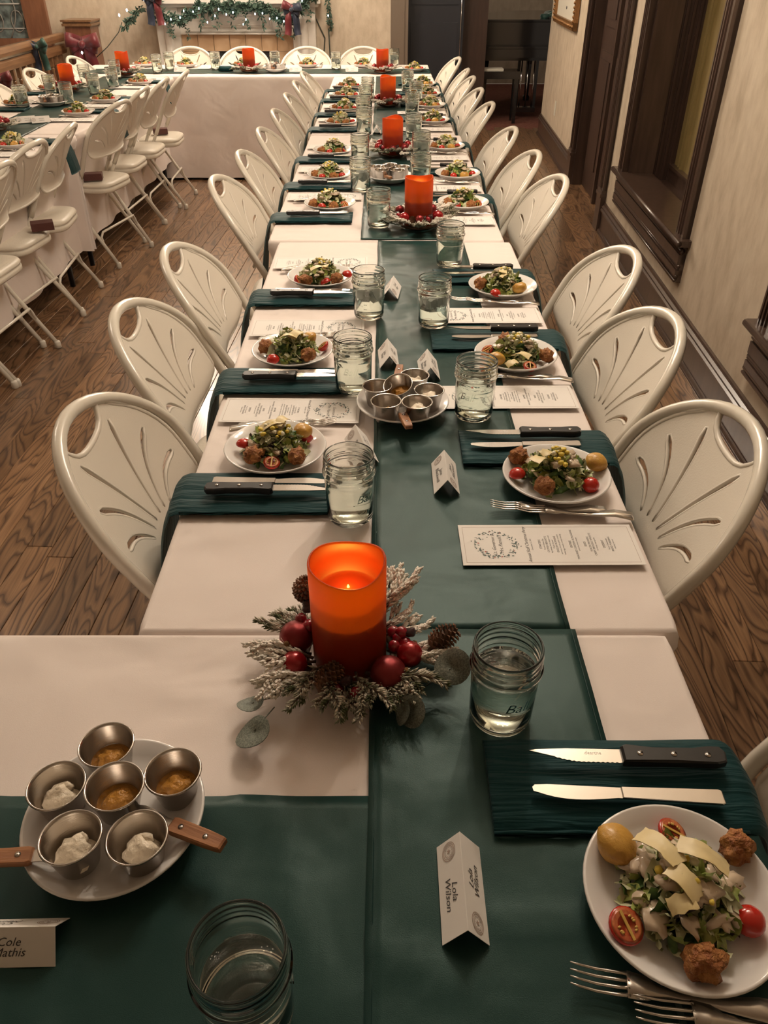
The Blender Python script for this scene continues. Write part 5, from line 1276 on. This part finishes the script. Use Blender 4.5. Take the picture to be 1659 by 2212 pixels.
# ================================================================== SAUCE PLATES
def sauce_plate(x, y, z, cups, spr, where, seed=0):
    flat('serving_plate', PL, x, y, z, 0, 'round white plate carrying six steel sauce cups, %s' % where, 'plate', 'plates of sauce cups')
    r_ = random.Random(seed)
    for k, (cx_, cy_, fill, tilt, wh) in enumerate(cups):
        t = empty('sauce_cup', (cx_, cy_, z + .0082)); tag(t, 'small steel cup of %s, %s, %s' % ({'o': 'orange spread', 'w': 'whipped white butter'}[fill], wh, where), 'sauce cup', 'steel sauce cups')
        if tilt: t.rotation_euler = tilt; t.location.z += .008
        link('cup', RAM, t)
        mb = MB()
        if fill == 'o': mb.lathe([(0, .0025), (.0205, .004), (.0225, .014), (.0215, .0155), (0, .017)], 24); mb.blob((.002, -.002, .018), .0145, 3, .45, 2, k, (1.05, .9, .62))
        else: mb.blob((.001, -.003, .019), .0180, 3, .40, 1.8, k + 3, (1, .95, .95)); mb.blob((.006, .006, .029), .0075, 2, .6, 2.5, k, (1, .7, .9))
        mb.build('spread', M['orange'] if fill == 'o' else M['butter'], t)
    for k, (sx, sy, rz_, tl, lb) in enumerate(spr):
        t = empty('butter_spreader', (sx, sy, z + .030), rz_); tag(t, lb, 'spreader', 'wooden-handled butter spreaders'); t.rotation_euler = (0, tl, rz_)
        mb = MB(); mb.stack([(0, -.0075), (.004, -.0088), (.045, -.0085), (.062, -.0075), (.066, -.0065), (.066, .0065), (.062, .0075), (.045, .0085), (.004, .0088), (0, .0075)], [(.002, -.0045), (0, -.003), (0, .003), (.002, .0045)], smooth=False); mb.build('handle', M['walnut'], t)
        mb = MB(); mb.prism([(-.008, -.006), (.001, -.0065), (.001, .0065), (-.008, .006), (-.022, .0085), (-.040, .0095), (-.050, .007), (-.053, .001), (-.048, -.007), (-.040, -.0085), (-.022, -.0078)], -.0006, .0006); mb.build('blade', M['blade'], t)
        for q in (.014, .045): MB().lathe([(.003, 0), (.003, .0005), (0, .0007)], 12).build('rivet', M['steel'], t, (q, 0, .0045))
sauce_plate(-.288, .475, .7545, [(-.310, .541, 'o', None, 'top one'), (-.348, .489, 'w', None, 'far left one'), (-.285, .483, 'o', (.0, .05, 0), 'middle one'), (-.228, .506, 'o', None, 'right one'), (-.310, .424, 'w', (-.03, .0, 0), 'lower left one'), (-.247, .430, 'w', None, 'lower right one')],
    [(-.222, .456, -.42, -.10, 'butter spreader with wooden handle pointing right, left foreground'), (-.353, .422, pi + .12, -.10, 'butter spreader with wooden handle cut by the left edge')], 'left foreground', 1)
c1 = [(T(px, py, .797), f_, tl, wh) for px, py, f_, tl, wh in ((815, 843, 'o', None, 'left one'), (868, 838, 'o', (.34, -.22, 0), 'tilted middle one'), (896, 820, 'w', None, 'back one'), (927, 852, 'w', None, 'right one'), (834, 876, 'o', None, 'front left one'), (901, 878, 'w', None, 'front right one'))]
sauce_plate(.038, 1.408, .7565, [(p_.x, p_.y, f_, tl, wh) for p_, f_, tl, wh in c1],
    [(.026, 1.475, radians(82), -.10, 'butter spreader pointing away on the middle sauce plate'), (.036, 1.335, radians(-80), -.10, 'butter spreader pointing forward on the middle sauce plate')], 'between the tented cards', 2)
def far_cups(x, y, z, where, seed):
    cs = [(x + .055 * cos(a), y + .055 * sin(a), 'ow'[i % 2], None, wh) for i, (a, wh) in enumerate(zip([.3 + q * 2 * pi / 5 for q in range(5)], ('right one', 'back right one', 'left one', 'front left one', 'front right one')))] + [(x, y, 'o', (.1, -.2, 0), 'middle one')]
    sauce_plate(x, y, z, cs, [(x - .02, y - .055, radians(-70), -.1, 'butter spreader with wooden handle, %s' % where)], where, seed)
q_ = T(842, 388, .76); far_cups(q_.x, q_.y, .7565, 'between second and third candles', 3)
far_cups(-.86, 7.0, .7545, 'on the cross table', 4)
far_cups(-2.05, 5.33, .7565, 'on the left row', 5)
